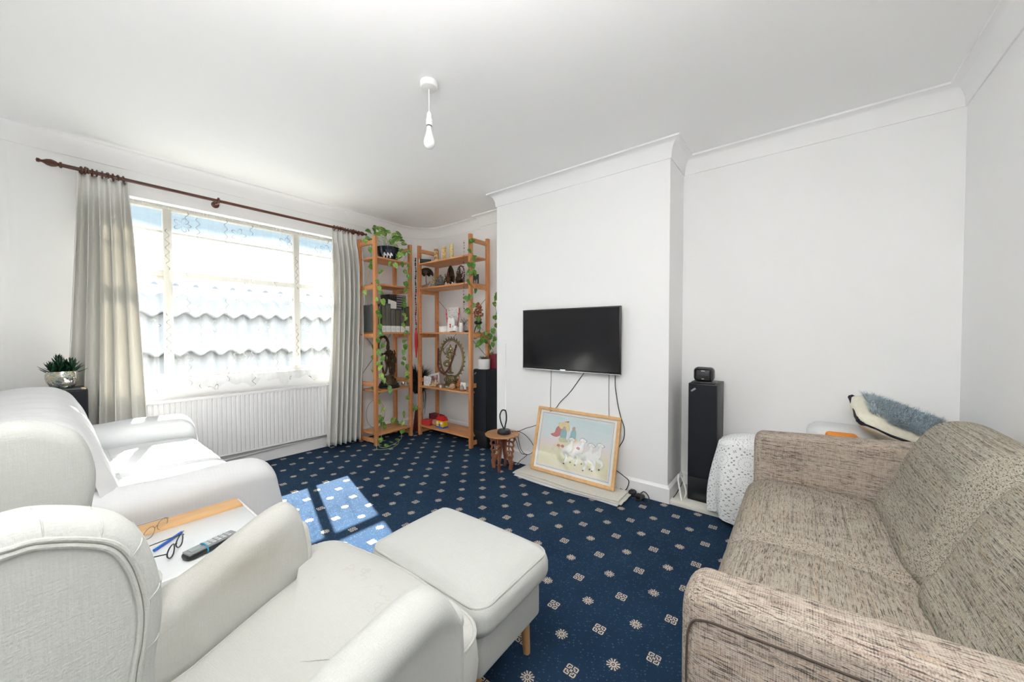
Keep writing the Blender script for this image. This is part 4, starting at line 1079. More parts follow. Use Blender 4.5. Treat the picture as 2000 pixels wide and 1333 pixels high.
for cx_, cy_, hh, n in ((.03, 3.765, .145, 40), (.085, 3.76, .105, 26), (.055, 3.79, .09, 20), (.0, 3.75, .07, 16)):
    for k in range(n):
        a = k*2.4; t = k/n; el = .1+1.2*t; s_ = .075*(1-t*.55); d = Vector((cos(a)*cos(el), sin(a)*cos(el), sin(el)+.15))
        b = Vector((cx_, cy_, .955+hh*t*.62)); q = d.normalized()
        ml.tube([b, b+q*s_*.35+Vector((0, 0, .001)), b+q*s_*.75+Vector((0, 0, .006)), b+q*s_+Vector((0, 0, .012))], [.007, .008, .0045, .0004], 6, flat=.45)
ml.build('foliage', M_leaf3, su)

# radio on the alcove speaker
ra = thing('clock_radio', 'small black rounded clock radio on the alcove speaker', 'radio', (2.87, .525, .866))
mb = MB(); mb.box2((2.825, .452, .8655), (2.93, .602, .877), .004); mb.build('dock', M_blackpl, ra)
mb = MB(); mb.box2((2.835, .466, .8775), (2.925, .594, .977), .028, 6); bd = mb.build('case', flat('radio_case', (.03, .033, .036), .4), ra)
mb = MB(); mb.box2((2.8335, .479, .890), (2.838, .581, .965), .012, 4); mb.build('front_panel', M_blackpl, ra)
mb = MB(); mb.box2((2.8325, .492, .918), (2.834, .566, .944), .001); mb.build('display', flat('dim_lcd', (.06, .065, .07), .15), ra)
mb = MB(); mb.box2((2.832, .517, .951), (2.834, .542, .955)); mb.box2((2.832, .522, .895), (2.834, .538, .8985)); mb.build('marking', M_paper, ra, kind='stuff')
mb = MB(); mb.tube(smooth_path([(2.745, .64, .032), (2.76, .655, .09), (2.79, .675, .17), (2.83, .675, .185), (2.85, .66, .15), (2.83, .63, .07), (2.80, .615+.02, .034)], 6), .006, 8)
o = mb.build('white_cable_loop', M_white); tag(o, 'stiff white looped cable standing on the cream board beside the alcove speaker', 'cable')
mb = MB(); mb.tube(smooth_path([(2.76, .70, .036), (2.79, .685, .06), (2.83, .67, .10), (2.86, .66, .13)], 5), .0035, 6); o = mb.build('thin_black_lead', M_rubber); tag(o, 'thin black lead rising behind the white cable loop in the alcove', 'cable')

# ------------------------------------------------------------------ things on the wide shelf unit
def T1(name, label, cat, loc, group=None): return thing(name, label, cat, loc, 0, group)
# three painted cylindrical canisters
def canmat(name, a, b):
    t = NT(name); p = t.coord(); v = t.vor(p, 28); f = t.ramp(t.noise(p, 30, 2), (.45, 0), (.55, 1)); X, Y, Z = t.sep(p)
    c = t.mix(f, (.74, .60, .26), a); c = t.mix(t.ramp(v, (.08, 1), (.2, 0)), c, b); return t.set(c, .5)
for i, (yc, h, a, b, lb) in enumerate(((3.41, .186, (.30, .15, .08), (.45, .40, .42), 'tall painted canister with a brown figure panel, leftmost of the three on the top shelf'), (3.264, .180, (.62, .36, .10), (.12, .10, .12), 'tall yellow painted canister, middle of the three on the top shelf'), (3.138, .194, (.66, .55, .22), (.14, .12, .12), 'tall cream canister with dark blue base, rightmost of the three on the top shelf'))):
    c = T1('painted_canister', lb, 'canister', (2.86, yc, S4), 'painted canisters on the top shelf')
    m = canmat('painted_canister_%s' % ('brown', 'amber', 'cream')[i], a, b)
    mb = MB(); mb.lathe([(0, 0), (.0215, 0), (.0225, .002), (.0225, h-.012), (0, h-.012)], (2.86, yc, S4), 24); mb.build('body', m, c)
    mb = MB(); mb.lathe([(.0235, -.014), (.0235, 0), (.02, .002), (0, .002)], (2.86, yc, S4+h-.002), 24); mb.build('lid', flat('cream_lid', (.72, .66, .45), .5) if i == 0 else bpy.data.materials['cream_lid'], c)
    if i: 
        mb = MB(); mb.lathe([(.0229, 0), (.0229, .035)], (2.86, yc, S4+.002), 24); mb.build('base_band', flat('slate_band', (.10, .11, .15), .6) if i == 1 else bpy.data.materials['slate_band'], c)
c = T1('cardboard_tube', 'dark rolled tube with white end cap lying on the top shelf corner', 'tube', (2.78, 3.5, S4+.025))
mb = MB(); mb.cyl((2.728, 3.545, S4+.0265), (2.83, 3.46, S4+.0265), .025, 24); mb.build('tube', flat('dark_green_card', (.02, .03, .025), .5), c)
mb = MB(); mb.cyl((2.722, 3.55, S4+.0265), (2.728, 3.545, S4+.0265), .026, 24); mb.build('end_cap', M_paper, c)
sm = 0
for (x, y, z, r_, m, nm, lb) in ((2.80, 3.405, S4, .014, M_paper, 'white_shell', 'small white shell on the top shelf right of the tube'), (2.80, 3.365, S4, .011, flat('ivory', (.72, .66, .55), .5), 'ivory_shell', 'small ivory shell on the top shelf left of the canisters'), (2.86, 3.47, S4, .02, flat('orange_shell', (.62, .32, .14), .6), 'orange_shell', 'small orange and white shell behind the rolled tube')):
    mb = MB(); mb.sph((x, y, z+r_*.8), (r_, r_*1.3, r_*.8), 2); mb.sph((x+.004, y-.01, z+r_*.9), (r_*.6, r_*.7, r_*.85), 2); o = mb.build(nm, m, remesh=.003); tag(o, lb, 'shell')
# statues, S3 shelf
def blob(mb, pts): 
    for p in pts: mb.sph(p[:3], p[3] if len(p) == 4 else p[3:], 2)
# domed object
c = T1('coconut_dome_ornament', 'dark brown half-dome ornament with jagged rim at the left of the figurine shelf', 'ornament', (2.86, 3.59, S3))
mb = MB(); mb.lathe([(0, .072), (.03, .068), (.06, .050), (.082, .020), (.088, -.012), (.083, -.010), (.05, .03), (0, .055)], (2.86, 3.592, S3+.19), 28)
for v in mb.bm.verts:
    if v.co.z < S3+.185: v.co.z += .016*sin(atan2(v.co.y-3.592, v.co.x-2.86)*9)
mb.build('dome', flat('coconut_brown', (.055, .028, .018), .6, nz=.3), c)
mb = MB(); mb.tube(smooth_path([(2.86, 3.60, S3), (2.858, 3.588, S3+.06), (2.862, 3.60, S3+.12), (2.86, 3.592, S3+.25)], 4), [.012]*4+[.007]*4+[.005]*4+[.0015], 8); mb.build('stem', flat('driftwood', (.35, .22, .13), .7), c)
mb = MB(); mb.tube(smooth_path([(2.80, 3.64, S3+.018), (2.82, 3.58, S3+.035), (2.83, 3.52, S3+.05), (2.83, 3.47, S3+.09)], 4), [.018]*3+[.014]*4+[.010]*4+[.006]*2, 8); mb.tube(smooth_path([(2.81, 3.60, S3+.03), (2.80, 3.55, S3+.02), (2.80, 3.48, S3+.012)], 4), .011, 8)
o = mb.build('driftwood', bpy.data.materials['driftwood'], remesh=.004); tag(o, 'piece of twisted driftwood lying at the left of the figurine shelf', 'driftwood')
c = T1('golden_tree_ornament', 'pale gold filigree tree-shaped figurine on the figurine shelf', 'figurine', (2.86, 3.43, S3))
mb = MB()
for k in range(60):
    t = k/60; a = k*2.399; r_ = .058*(1-t)+.006; z = S3+.02+.165*t
    mb.sph((2.86+r_*cos(a)*.7, 3.432+r_*sin(a), z), .009*(1-.35*t), 1); 
mb.tube([(2.86, 3.432, S3), (2.86, 3.432, S3+.195)], [.016, .003], 8)
mb.build('tree', flat('pale_gold', (.58, .45, .22), .35, .6, nz=.2), c)
mb = MB(); mb.lathe([(0, 0), (.045, 0), (.045, .012), (.03, .02), (0, .02)], (2.86, 3.432, S3), 20); mb.build('base', M_brassd, c)
def seated(mb, x, y, z, h, w):
    """a seated deity-like mass with crown, arms and folded legs"""
    blob(mb, [(x, y, z+h*.10, w*.45, w*.62, h*.10), (x-.01, y-w*.35, z+h*.14, w*.35, w*.30, h*.09), (x-.01, y+w*.35, z+h*.14, w*.35, w*.30, h*.09), (x, y, z+h*.34, w*.26, w*.32, h*.19), (x-.006, y, z+h*.28, w*.28, w*.30, h*.12), (x-.004, y, z+h*.58, w*.19, w*.19, h*.12), (x, y, z+h*.72, w*.14, w*.15, h*.12), (x, y, z+h*.86, w*.08, w*.09, h*.12)])
    for s_ in (-1, 1):
        mb.tube(smooth_path([(x, y+s_*w*.28, z+h*.46), (x-.01, y+s_*w*.52, z+h*.32), (x-.03, y+s_*w*.36, z+h*.20)], 4), [w*.09]*5+[w*.07]*4, 8)
        mb.tube(smooth_path([(x, y+s_*w*.26, z+h*.48), (x, y+s_*w*.55, z+h*.52), (x-.005, y+s_*w*.50, z+h*.68)], 4), [w*.075]*5+[w*.055]*4, 8)
c = T1('dark_bronze_idol', 'tall dark bronze seated idol with pointed back-plate behind the grey elephant figurine', 'figurine', (2.90, 3.23, S3))
mb = MB(); seated(mb, 2.885, 3.225, S3+.03, .19, .09); mb.build('figure', flat('copper_bronze', (.20, .09, .05), .4, .6, nz=.35, scale=90), c, remesh=.0035)
mb = MB(); mb.prism([(-.062, 0), (-.066, .12), (-.045, .20), (-.018, .245), (0, .258), (.018, .245), (.045, .20), (.066, .12), (.062, 0)], 'x', 2.912, 2.93, bev=.004, M=Matrix.Translation((0, 3.225, S3))); mb.build('back_plate', M_bronze, c)
c = T1('grey_elephant_figurine', 'grey stone elephant-headed figurine sitting in front of the dark bronze idol', 'figurine', (2.80, 3.30, S3))
mb = MB(); x, y, z = 2.82, 3.285, S3
blob(mb, [(x, y, z+.032, .036, .062, .032), (x, y, z+.062, .03, .038, .036), (x-.008, y, z+.100, .024, .026, .026), (x, y+.034, z+.100, .006, .020, .022), (x, y-.034, z+.100, .006, .020, .022), (x, y, z+.128, .013, .015, .015)])
mb.tube(smooth_path([(x-.026, y, z+.100), (x-.042, y+.002, z+.080), (x-.044, y-.008, z+.058), (x-.038, y-.020, z+.05)], 4), [.010, .010, .009, .009, .008, .008, .007, .007, .006, .006, .005, .005, .004], 8)
for s_ in (-1, 1): mb.tube(smooth_path([(x, y+s_*.034, z+.08), (x-.012, y+s_*.060, z+.066), (x-.024, y+s_*.048, z+.085)], 3), .009, 8)
mb.build('figure', flat('grey_stone', (.16, .155, .15), .7, nz=.2), c, remesh=.003)
c = T1('ornate_bronze_deity', 'ornate dark bronze deity figurine with openwork frame, rightmost on the figurine shelf', 'figurine', (2.86, 3.005, S3))
mb = MB(); seated(mb, 2.86, 3.005, S3+.035, .185, .085); 
for k in range(22):
    a = -.9+k/21*(pi+1.8); mb.sph((2.875, 3.005+.060*cos(a), S3+.115+.105*sin(a)), .0095, 1)
blob(mb, [(2.86, 3.005, S3+.018, .045, .058, .020), (2.86, 2.945, S3+.05, .010, .010, .045), (2.86, 3.062, S3+.05, .010, .010, .045)])
mb.build('figure', flat('blackened_bronze', (.11, .065, .045), .38, .7, nz=.4, scale=90), c, remesh=.0032)
for x, y, r_, col, nm, lb in ((2.79, 3.15, .022, (.72, .50, .38), 'pink_figurine', 'tiny pink and orange figurine in front of the bronze idol'), (2.79, 3.105, .016, (.78, .72, .60), 'cream_shell', 'tiny cream shell beside the pink figurine'), (2.79, 3.045, .018, (.66, .68, .66), 'grey_pebble', 'small pale grey pebble right of the cream shell'), (2.775, 2.99, .016, (.62, .42, .36), 'rose_pebble', 'small rose pebble in front of the ornate deity')):
    mb = MB(); mb.sph((x, y, S3+r_*.75), (r_*.8, r_, r_*.75), 2); mb.sph((x, y+r_*.3, S3+r_*1.5), (r_*.45, r_*.5, r_*.55), 2); o = mb.build(nm, flat(nm+'_paint', col, .5, nz=.15), remesh=.003); tag(o, lb, 'ornament')
c = T1('postcard', 'dark blue postcard with pale arches standing at the right end of the figurine shelf', 'picture', (2.95, 2.845, S3))
mb = MB(); mb.box2((2.952, 2.80, S3), (2.955, 2.90, S3+.118)); mb.build('card', flat('ink_card', (.02, .035, .05), .5), c)
mb = MB(); mb.prism([(-.03, .01), (-.03, .05), (-.02, .065), (-.01, .05), (-.01, .01)], 'x', 2.9505, 2.952, M=Matrix.Translation((0, 2.85, S3))); mb.prism([(.0, .01), (.0, .045), (.012, .06), (.024, .045), (.024, .01)], 'x', 2.9505, 2.952, M=Matrix.Translation((0, 2.85, S3))); mb.build('printed_arch', flat('pale_print', (.45, .44, .38), .6), c, kind='stuff')
# S2 shelf
c = T1('cream_jar', 'low white lidded cream jar at the left of the middle shelf', 'jar', (2.78, 3.20, S2))
mb = MB(); mb.lathe([(0, 0), (.046, 0), (.05, .004), (.05, .045), (.047, .048), (0, .048)], (2.79, 3.20, S2), 28); mb.build('body', M_white, c)
mb = MB(); mb.lathe([(.0515, .0), (.0515, .018), (.048, .021), (0, .021)], (2.79, 3.20, S2+.048), 28); mb.build('lid', M_paper, c)
c = T1('patterned_gift_bag', 'grey patterned paper bag with red ribbons at the back of the middle shelf', 'bag', (2.88, 3.14, S2))
mb = MB(); mb.prism([(-.115, 0), (-.125, .02), (-.085, .285), (.125, .290), (.075, .0)], 'x', 2.87, 2.905, bev=.004, M=Matrix.Translation((0, 3.13, S2)) @ Matrix.Rotation(0, 4, 'X'))
t = NT('grey_floral_paper'); p = t.coord(); v = t.vor(p, 45); t.set(t.mix(t.ramp(v, (.2, 1), (.35, 0)), (.62, .61, .60), (.30, .30, .30)), .6); mb.build('bag', t.m, c)
for dy, tl in ((.108, .12), (-.112, -.5)):
    mb = MB(); mb.tube(smooth_path([(2.866, 3.13+dy, S2+.27), (2.864, 3.13+dy*.92, S2+.18), (2.862, 3.13+dy*.75, S2+.08)], 4), .005, 6); mb.sph((2.862, 3.13+dy*.95, S2+.21), (.006, .012, .012), 1); mb.build('ribbon', M_red, c)
c = T1('white_pouch', 'white pouch with red dots leaning in the middle of the middle shelf', 'pouch', (2.80, 3.09, S2))
mb = MB(); mb.prism([(-.068, 0), (-.066, .09), (-.052, .158), (-.030, .165), (.0, .148), (.030, .172), (.052, .135), (.060, .0)][::-1], 'x', 2.795, 2.815, bev=.006, M=Matrix.Translation((0, 3.09, S2)) ); mb.build('pouch', M_white, c)
for dz in (.085, .062): 
    mb = MB(); mb.lathe([(0, 0), (.011, 0), (.011, .002), (0, .002)], (2.795, 3.092, S2+dz), 16, M=Matrix.Rotation(-pi/2, 4, 'Y')); mb.build('red_dot', M_red, c)
c = T1('glass_jar', 'white jar with metal lid right of the white pouch', 'jar', (2.81, 3.01, S2))
mb = MB(); mb.lathe([(0, 0), (.038, 0), (.041, .004), (.041, .05), (.036, .056), (0, .056)], (2.80, 3.005, S2), 24); mb.build('body', M_white, c)
mb = MB(); mb.lathe([(.041, 0), (.041, .014), (.038, .017), (0, .017)], (2.80, 3.005, S2+.056), 24); mb.build('lid', M_silver, c)
mb = MB(); mb.sph((2.755, 3.01, S2+.006), (.022, .055, .006), 2); mb.sph((2.752, 2.985, S2+.009), (.015, .025, .008), 2); o = mb.build('brown_dish', flat('brown_clay', (.28, .13, .07), .6), remesh=.003); tag(o, 'small flat brown dish in front of the metal-lidded jar', 'dish')
c = T1('supplement_bottle', 'small white bottle with ribbed cap at the right of the middle shelf', 'bottle', (2.76, 2.87, S2))
mb = MB(); mb.lathe([(0, 0), (.023, 0), (.025, .003), (.025, .062), (.019, .070), (0, .070)], (2.765, 2.885, S2), 24); mb.build('body', flat('translucent_white', (.72, .72, .70), .4), c)
mb = MB(); mb.lathe([(.021, 0), (.021, .030), (.018, .033), (0, .033)], (2.765, 2.885, S2+.070), 20); mb.build('cap', M_white, c)
c = T1('incense_cross', 'dark starburst metal ornament behind the supplement bottle', 'ornament', (2.87, 2.95, S2))
mb = MB()
for a in (0.2, .9, 1.6, 2.4): mb.cyl((2.87, 2.95-.06*cos(a), S2+.10-.06*sin(a)), (2.87, 2.95+.06*cos(a), S2+.10+.06*sin(a)), .0025, 6)
mb.cyl((2.87, 2.95, S2), (2.87, 2.95, S2+.10), .003, 6); mb.lathe([(0, 0), (.02, 0), (.02, .004), (0, .004)], (2.87, 2.95, S2), 16); mb.build('star', M_blackpl, c)
c = T1('berry_ornament', 'cluster of orange-brown berries in a dark stand at the right end of the middle shelf', 'ornament', (2.9, 2.76, S2))
mb = MB()
for k in range(90):
    t = R.random(); a = R.uniform(0, 2*pi); r_ = .055*sin(pi*min(1, .12+t*.85))*sqrt(R.random())
    mb.sph((2.90+r_*cos(a)*.8, 2.755+r_*sin(a)+.015*(t-.5), S2+.13+.19*t), R.uniform(.009, .013), 2)
mb.build('berries', flat('russet_berries', (.42, .12, .04), .35, nz=.4, scale=25), c)
mb = MB(); mb.tube(smooth_path([(2.90, 2.77, S2+.09), (2.89, 2.79, S2+.05), (2.88, 2.80, S2)], 4), .005, 6); mb.tube(smooth_path([(2.90, 2.75, S2+.10), (2.90, 2.73, S2+.05), (2.89, 2.74, S2)], 4), .005, 6); mb.sph((2.90, 2.76, S2+.105), (.04, .05, .025), 2); mb.build('stand', M_black, c)
c = T1('black_stones', 'small dark stone heap beside the berry ornament', 'stones', (2.82, 2.84, S2))
mb = MB(); blob(mb, [(2.80, 2.845, S2+.009, .014, .02, .010), (2.81, 2.82, S2+.011, .014, .018, .011)]); mb.build('stones', M_rubber, c, remesh=.003)

# dancing figure in a ring of flames
na = T1('ring_of_flames_statue', 'large brass dancing figure inside a flaming ring, draped with a maroon garland', 'statue', (2.88, 3.18, S1))
cy_, cz_ = 3.175, .925; RY, RZ_ = .20, .225
mb = MB(); ring = [(2.885, cy_+RY*cos(a), cz_+RZ_*sin(a)) for a in [-pi/2+.28+k/60*(2*pi-.56) for k in range(61)]]
mb.tube(ring, .0085, 8); r2 = [(2.885, cy_+(RY-.016)*cos(a), cz_+(RZ_-.016)*sin(a)) for a in [-pi/2+.3+k/60*(2*pi-.6) for k in range(61)]]; mb.tube(r2, .0045, 6)
mb.build('ring', M_brass, na)
for k in range(27):
    a = -pi/2+.42+k/26*(2*pi-.84); c0 = Vector((2.885, cy_+RY*cos(a), cz_+RZ_*sin(a))); n = Vector((0, cos(a), sin(a))); tt = Vector((0, -sin(a), cos(a)))
    mb = MB(); mb.tube(smooth_path([c0, c0+n*.014+tt*.004, c0+n*.026-tt*.003, c0+n*.036+tt*.004], 3), [.004, .006, .008, .009, .008, .007, .006, .004, .002, .0006], 6); mb.build('flame', M_brass, na)
mb = MB(); x = 2.87
P_ = lambda y, z, dx=0: (x+dx, cy_+y, cz_+z)
mb.tube(smooth_path([P_(0, -.155), P_(.006, -.11), P_(.012, -.065), P_(0, -.03)], 3), [.014, .014, .015, .017, .019, .021, .023, .024, .025, .026], 10)      # standing leg
mb.tube(smooth_path([P_(0, -.03), P_(.045, -.035, -.02), P_(.075, -.06, -.03)], 3), [.024, .023, .021, .018, .017, .016, .015], 10)
mb.tube(smooth_path([P_(.075, -.06, -.03), P_(.035, -.085, -.035), P_(-.03, -.075, -.03)], 3), [.015, .015, .014, .012, .011, .010, .009], 8)           # lifted leg
mb.tube(smooth_path([P_(0, -.03), P_(-.004, .01), P_(.0, .055), P_(0, .085)], 3), [.026, .023, .020, .021, .026, .031, .032, .028, .018, .012], 12)
mb.sph(P_(0, .112), (.018, .019, .024), 2); mb.tube([P_(0, .125), P_(0, .165)], [.018, .005], 10)
for pts in ([(.030, .07), (.075, .05), (.10, .10)], [(-.030, .07), (-.075, .055), (-.105, .105)], [(.028, .062), (.05, .02), (-.01, .005)], [(-.028, .062), (-.06, .03), (-.05, .075)]):
    mb.tube(smooth_path([P_(a, b, -.012*i) for i, (a, b) in enumerate(pts)], 4), [.0105, .010, .0095, .009, .0085, .008, .0075, .007, .006], 8)
mb.sph(P_(.10, .11, -.02), .013, 1); mb.sph(P_(-.105, .115, -.02), .013, 1)
for s_ in (-1, 1):
    for k in range(4): mb.tube(smooth_path([P_(0, .12), P_(s_*.04, .125-.014*k), P_(s_*(.075+.008*k), .10-.022*k)], 3), [.004]*7, 5)
mb.sph(P_(-.0, -.165), (.03, .05, .014), 2); mb.build('dancing_figure', M_brass, na, remesh=.003)
mb = MB(); mb.lathe([(0, 0), (.085, 0), (.09, .012), (.07, .024), (.078, .036), (.068, .055), (.062, .075), (.0, .082)], (2.88, cy_, S1), 32, M=Matrix.Diagonal((.75, 1.15, 1.75, 1)))
for k in range(16):
    a = k/16*2*pi; mb.sph((2.88+.055*cos(a), cy_+.088*sin(a), S1+.085), (.012, .016, .020), 2)
mb.build('lotus_base', M_brassd, na)
mb = MB(); gp = smooth_path([(2.855, cy_+.19, cz_+.11), (2.845, cy_+.185, cz_), (2.835, cy_+.17, cz_-.11), (2.825, cy_+.10, cz_-.165), (2.82, cy_+.04, cz_-.165), (2.825, cy_-.02, cz_-.11), (2.84, cy_-.08, cz_+.02), (2.855, cy_-.115, cz_+.16)], 12)
for i, p in enumerate(gp): mb.sph(p, .0125 if i % 2 else .010, 2)
o = mb.build('maroon_garland', M_maroon); tag(o, 'maroon bead garland hanging over the brass dancing statue', 'garland', kind='thing')
# small things on S1
def picture(name, label, cy2, z, w_, h_, tilt, fm, im, x=2.85, bw=.014, lean=.12):
    c = T1(name, label, 'picture frame', (x, cy2, z)); Mx = Matrix.Translation((x, cy2, z)) @ Matrix.Rotation(tilt, 4, 'X') @ Matrix.Rotation(lean, 4, 'Y')
    mb = MB()
    for a, b in (((-w_/2, 0), (w_/2, bw)), ((-w_/2, h_-bw), (w_/2, h_)), ((-w_/2, 0), (-w_/2+bw, h_)), ((w_/2-bw, 0), (w_/2, h_))):
        mb.box(((0), (a[0]+b[0])/2, (a[1]+b[1])/2), (.012, abs(b[0]-a[0]), abs(b[1]-a[1])), .0015, M=Mx)
    mb.build('frame', fm, c); mb = MB(); mb.box((.001, 0, h_/2), (.005, w_-bw*1.6, h_-bw*1.6), M=Mx); mb.build('print', im, c); return c
t = NT('red_figures_print'); p = t.coord(); n_ = t.noise(t.map(p, (1, 40, 12)), 1, 3); t.set(t.ramp(n_, (.42, (.55, .55, .55)), (.5, (.45, .08, .06)), (.58, (.2, .18, .2))), .5)
picture('photo_frame', 'white tilted photo frame with red figures left of the brass statue', 3.46, S1+.002, .20, .135, radians(-14), M_white, t.m, x=2.87, bw=.022)
t = NT('floral_card'); p = t.coord(); v = t.noise(p, 60, 3); t.set(t.ramp(v, (.42, (.75, .78, .80)), (.55, (.45, .52, .56)), (.6, (.70, .45, .40))), .6)
c = T1('floral_card', 'small white floral card leaning on the shelf post', 'card', (2.775, 3.515, S1)); mb = MB(); mb.box((0, 0, .056), (.010, .125, .112), .002, M=Matrix.Translation((2.775, 3.48, S1)) @ Matrix.Rotation(.06, 4, 'Y')); mb.build('card', t.m, c)
c = T1('cream_figurine', 'cream and rust carved figurine beside the floral card', 'figurine', (2.78, 3.375, S1))
mb = MB(); seated(mb, 2.775, 3.375, S1, .085, .065); mb.sph((2.775, 3.335, S1+.035), (.018, .022, .035), 2); mb.sph((2.775, 3.325, S1+.065), (.013, .016, .018), 2); mb.build('figure', flat('cream_resin', (.66, .48, .28), .5, nz=.35, scale=40), c, remesh=.003)
c = T1('wooden_ball', 'smooth tan wooden ball on the lower shelf', 'ball', (2.76, 3.02, S1)); mb = MB(); mb.sph((2.765, 3.025, S1+.0345), .0345, 4); mb.build('ball', flat('tan_wood', (.50, .30, .19), .4, nz=.08, scale=20), c)
c = T1('orange_carved_idol', 'orange openwork carved idol behind the wooden ball', 'figurine', (2.82, 3.005, S1))
mb = MB(); seated(mb, 2.825, 2.985, S1+.02, .13, .055); mb.sph((2.825, 2.985, S1+.012), (.03, .034, .014), 2); mb.build('figure', flat('orange_wood', (.52, .17, .04), .5, nz=.3), c, remesh=.003)
c = T1('shrine_box', 'small white shrine with grey dome and brown base beside the wooden ball', 'ornament', (2.76, 2.87, S1))
mb = MB(); mb.box2((2.775, 2.83, S1+.014), (2.785, 2.91, S1+.088), .001); mb.build('back_panel', M_paper, c)
mb = MB(); mb.lathe([(0, 0), (.042, 0), (.044, .008), (.036, .016), (0, .016)], (2.765, 2.87, S1), 24); mb.build('base', flat('russet_base', (.26, .09, .04), .5), c)
mb = MB(); mb.lathe([(0, 0), (.022, 0), (.024, .018), (.018, .034), (.007, .044), (.003, .058), (0, .06)], (2.755, 2.868, S1+.016), 20); mb.build('dome', flat('grey_dome', (.38, .34, .28), .5, nz=.2), c)
for x, y, r_, z_, col, nm, lb, cat in ((2.775, 3.235, .012, .030, (.74, .74, .72), 'white_candle', 'tiny white candle in front of the statue base', 'candle'),):
    mb = MB(); mb.lathe([(0, 0), (r_, 0), (r_, z_), (0, z_)], (x, y, S1), 16); mb.tube([(x, y, S1+z_), (x, y, S1+z_+.008)], .001, 5); o = mb.build(nm, flat(nm+'_wax', col, .5)); tag(o, lb, cat)
for x, y, r_, col, nm, lb in ((2.80, 3.275, .017, (.30, .27, .20), 'olive_pebble', 'olive pebble left of the white candle'), (2.78, 3.185, .015, (.34, .30, .22), 'brown_pebble', 'brown pebble right of the white candle'), (2.785, 3.14, .018, (.48, .44, .34), 'fossil_shell', 'grey-green shell under the brass statue'), (2.775, 3.09, .016, (.55, .48, .36), 'buff_shell', 'buff shell left of the wooden ball'), (2.79, 2.955, .012, (.36, .20, .12), 'chestnut', 'small brown chestnut right of the wooden ball')):
    mb = MB(); mb.sph((x, y, S1+r_*.7), (r_, r_*1.2, r_*.7), 2); mb.sph((x-.004, y+r_*.4, S1+r_*1.1), (r_*.6, r_*.6, r_*.5), 2); o = mb.build(nm, flat(nm+'_skin', col, .6, nz=.3, scale=120), remesh=.003); tag(o, lb, 'pebble' if 'pebble' in nm else 'ornament')
c = T1('figurine_pair', 'small red and cream figurine on the lower shelf end beside the speaker', 'figurine', (2.88, 2.79, S1))
mb = MB(); mb.sph((2.90, 2.79, S1+.03), (.022, .024, .03), 2); mb.sph((2.90, 2.79, S1+.073), (.018, .02, .022), 2); mb.build('figure', flat('terracotta', (.55, .22, .15), .6), c, remesh=.003)
# S0 shelf
to = T1('toy_house', 'yellow toy house with red roof and blue base on the bottom shelf', 'toy', (2.80, 3.25, S0))
M_y = flat('toy_yellow', (.80, .50, .02), .35, nz=.02); M_r = flat('toy_red', (.62, .02, .02), .35, nz=.02); M_b = flat('toy_blue', (.03, .12, .50), .35, nz=.02)
mb = MB(); mb.box2((2.765, 3.19, S0), (2.85, 3.325, S0+.016), .002); mb.build('base', M_b, to)
mb = MB(); mb.box2((2.772, 3.197, S0+.016), (2.843, 3.318, S0+.085), .002); wl = mb.build('wall', M_y, to)
for y in (3.225, 3.29):
    mb = MB(); mb.box2((2.7705, y-.014, S0+.045), (2.773, y+.014, S0+.07)); mb.build('window', M_trim2, wl)
mb = MB(); mb.box2((2.7705, 3.245, S0+.017), (2.773, 3.27, S0+.05)); mb.build('door', M_b, wl)
mb = MB()
for a, b in ((3.19, 3.258), (3.257, 3.325)): mb.prism([(a, .085), ((a+b)/2, .128), (b, .085)], 'x', 2.765, 2.85, bev=.002, M=Matrix.Translation((0, 0, S0)))
mb.build('roof', M_r, to)
for y in (3.212, 3.30):
    mb = MB(); mb.box2((2.79, y-.008, S0+.10), (2.81, y+.008, S0+.142), .001); mb.build('chimney', M_r, to)
c = T1('red_gift_box', 'small bright red box at the front left of the bottom shelf', 'box', (2.78, 3.49, S0)); mb = MB(); mb.box((2.79, 3.485, S0+.026), (.085, .12, .052), .003, rz=.2); mb.build('box', flat('bright_red_card', (.52, .03, .03), .5), c)
mb = MB(); mb.box((2.79, 3.485, S0+.0575), (.089, .124, .011), .003, rz=.2); mb.build('lid', bpy.data.materials['bright_red_card'], c)
c = T1('maroon_box', 'long maroon patterned box behind the red box on the bottom shelf', 'box', (2.92, 3.52, S0)); mb = MB(); mb.box((2.93, 3.49, S0+.05), (.09, .22, .10), .003, rz=-.12); mb.build('box', flat('maroon_card', (.16, .02, .035), .6, nz=.5, scale=30), c)
c = T1('tan_pouch', 'tan woven pouch between the red box and the toy house', 'pouch', (2.83, 3.39, S0)); mb = MB(); mb.cushion((2.84, 3.39, S0+.032), (.07, .10, .06), .02, .006, 6); mb.build('pouch', flat('tan_weave', (.55, .33, .18), .8, nz=.2), c)
c = T1('dark_vase', 'slim dark bottle vase beside the right end of the bottom shelf', 'vase', (2.93, 2.80, .003)); mb = MB(); mb.lathe([(0, 0), (.038, 0), (.045, .02), (.046, .30), (.036, .36), (.016, .42), (.014, .45), (0, .45)], (2.80, 2.812, .001), 20); 
mb.bm.free()
mb = MB(); mb.lathe([(0, 0), (.034, 0), (.040, .02), (.041, .24), (.032, .29), (.014, .34), (.013, .37), (0, .37)], (2.91, 2.80, S0), 20); mb.build('vase', flat('smoky_glass', (.03, .025, .012), .15), c)

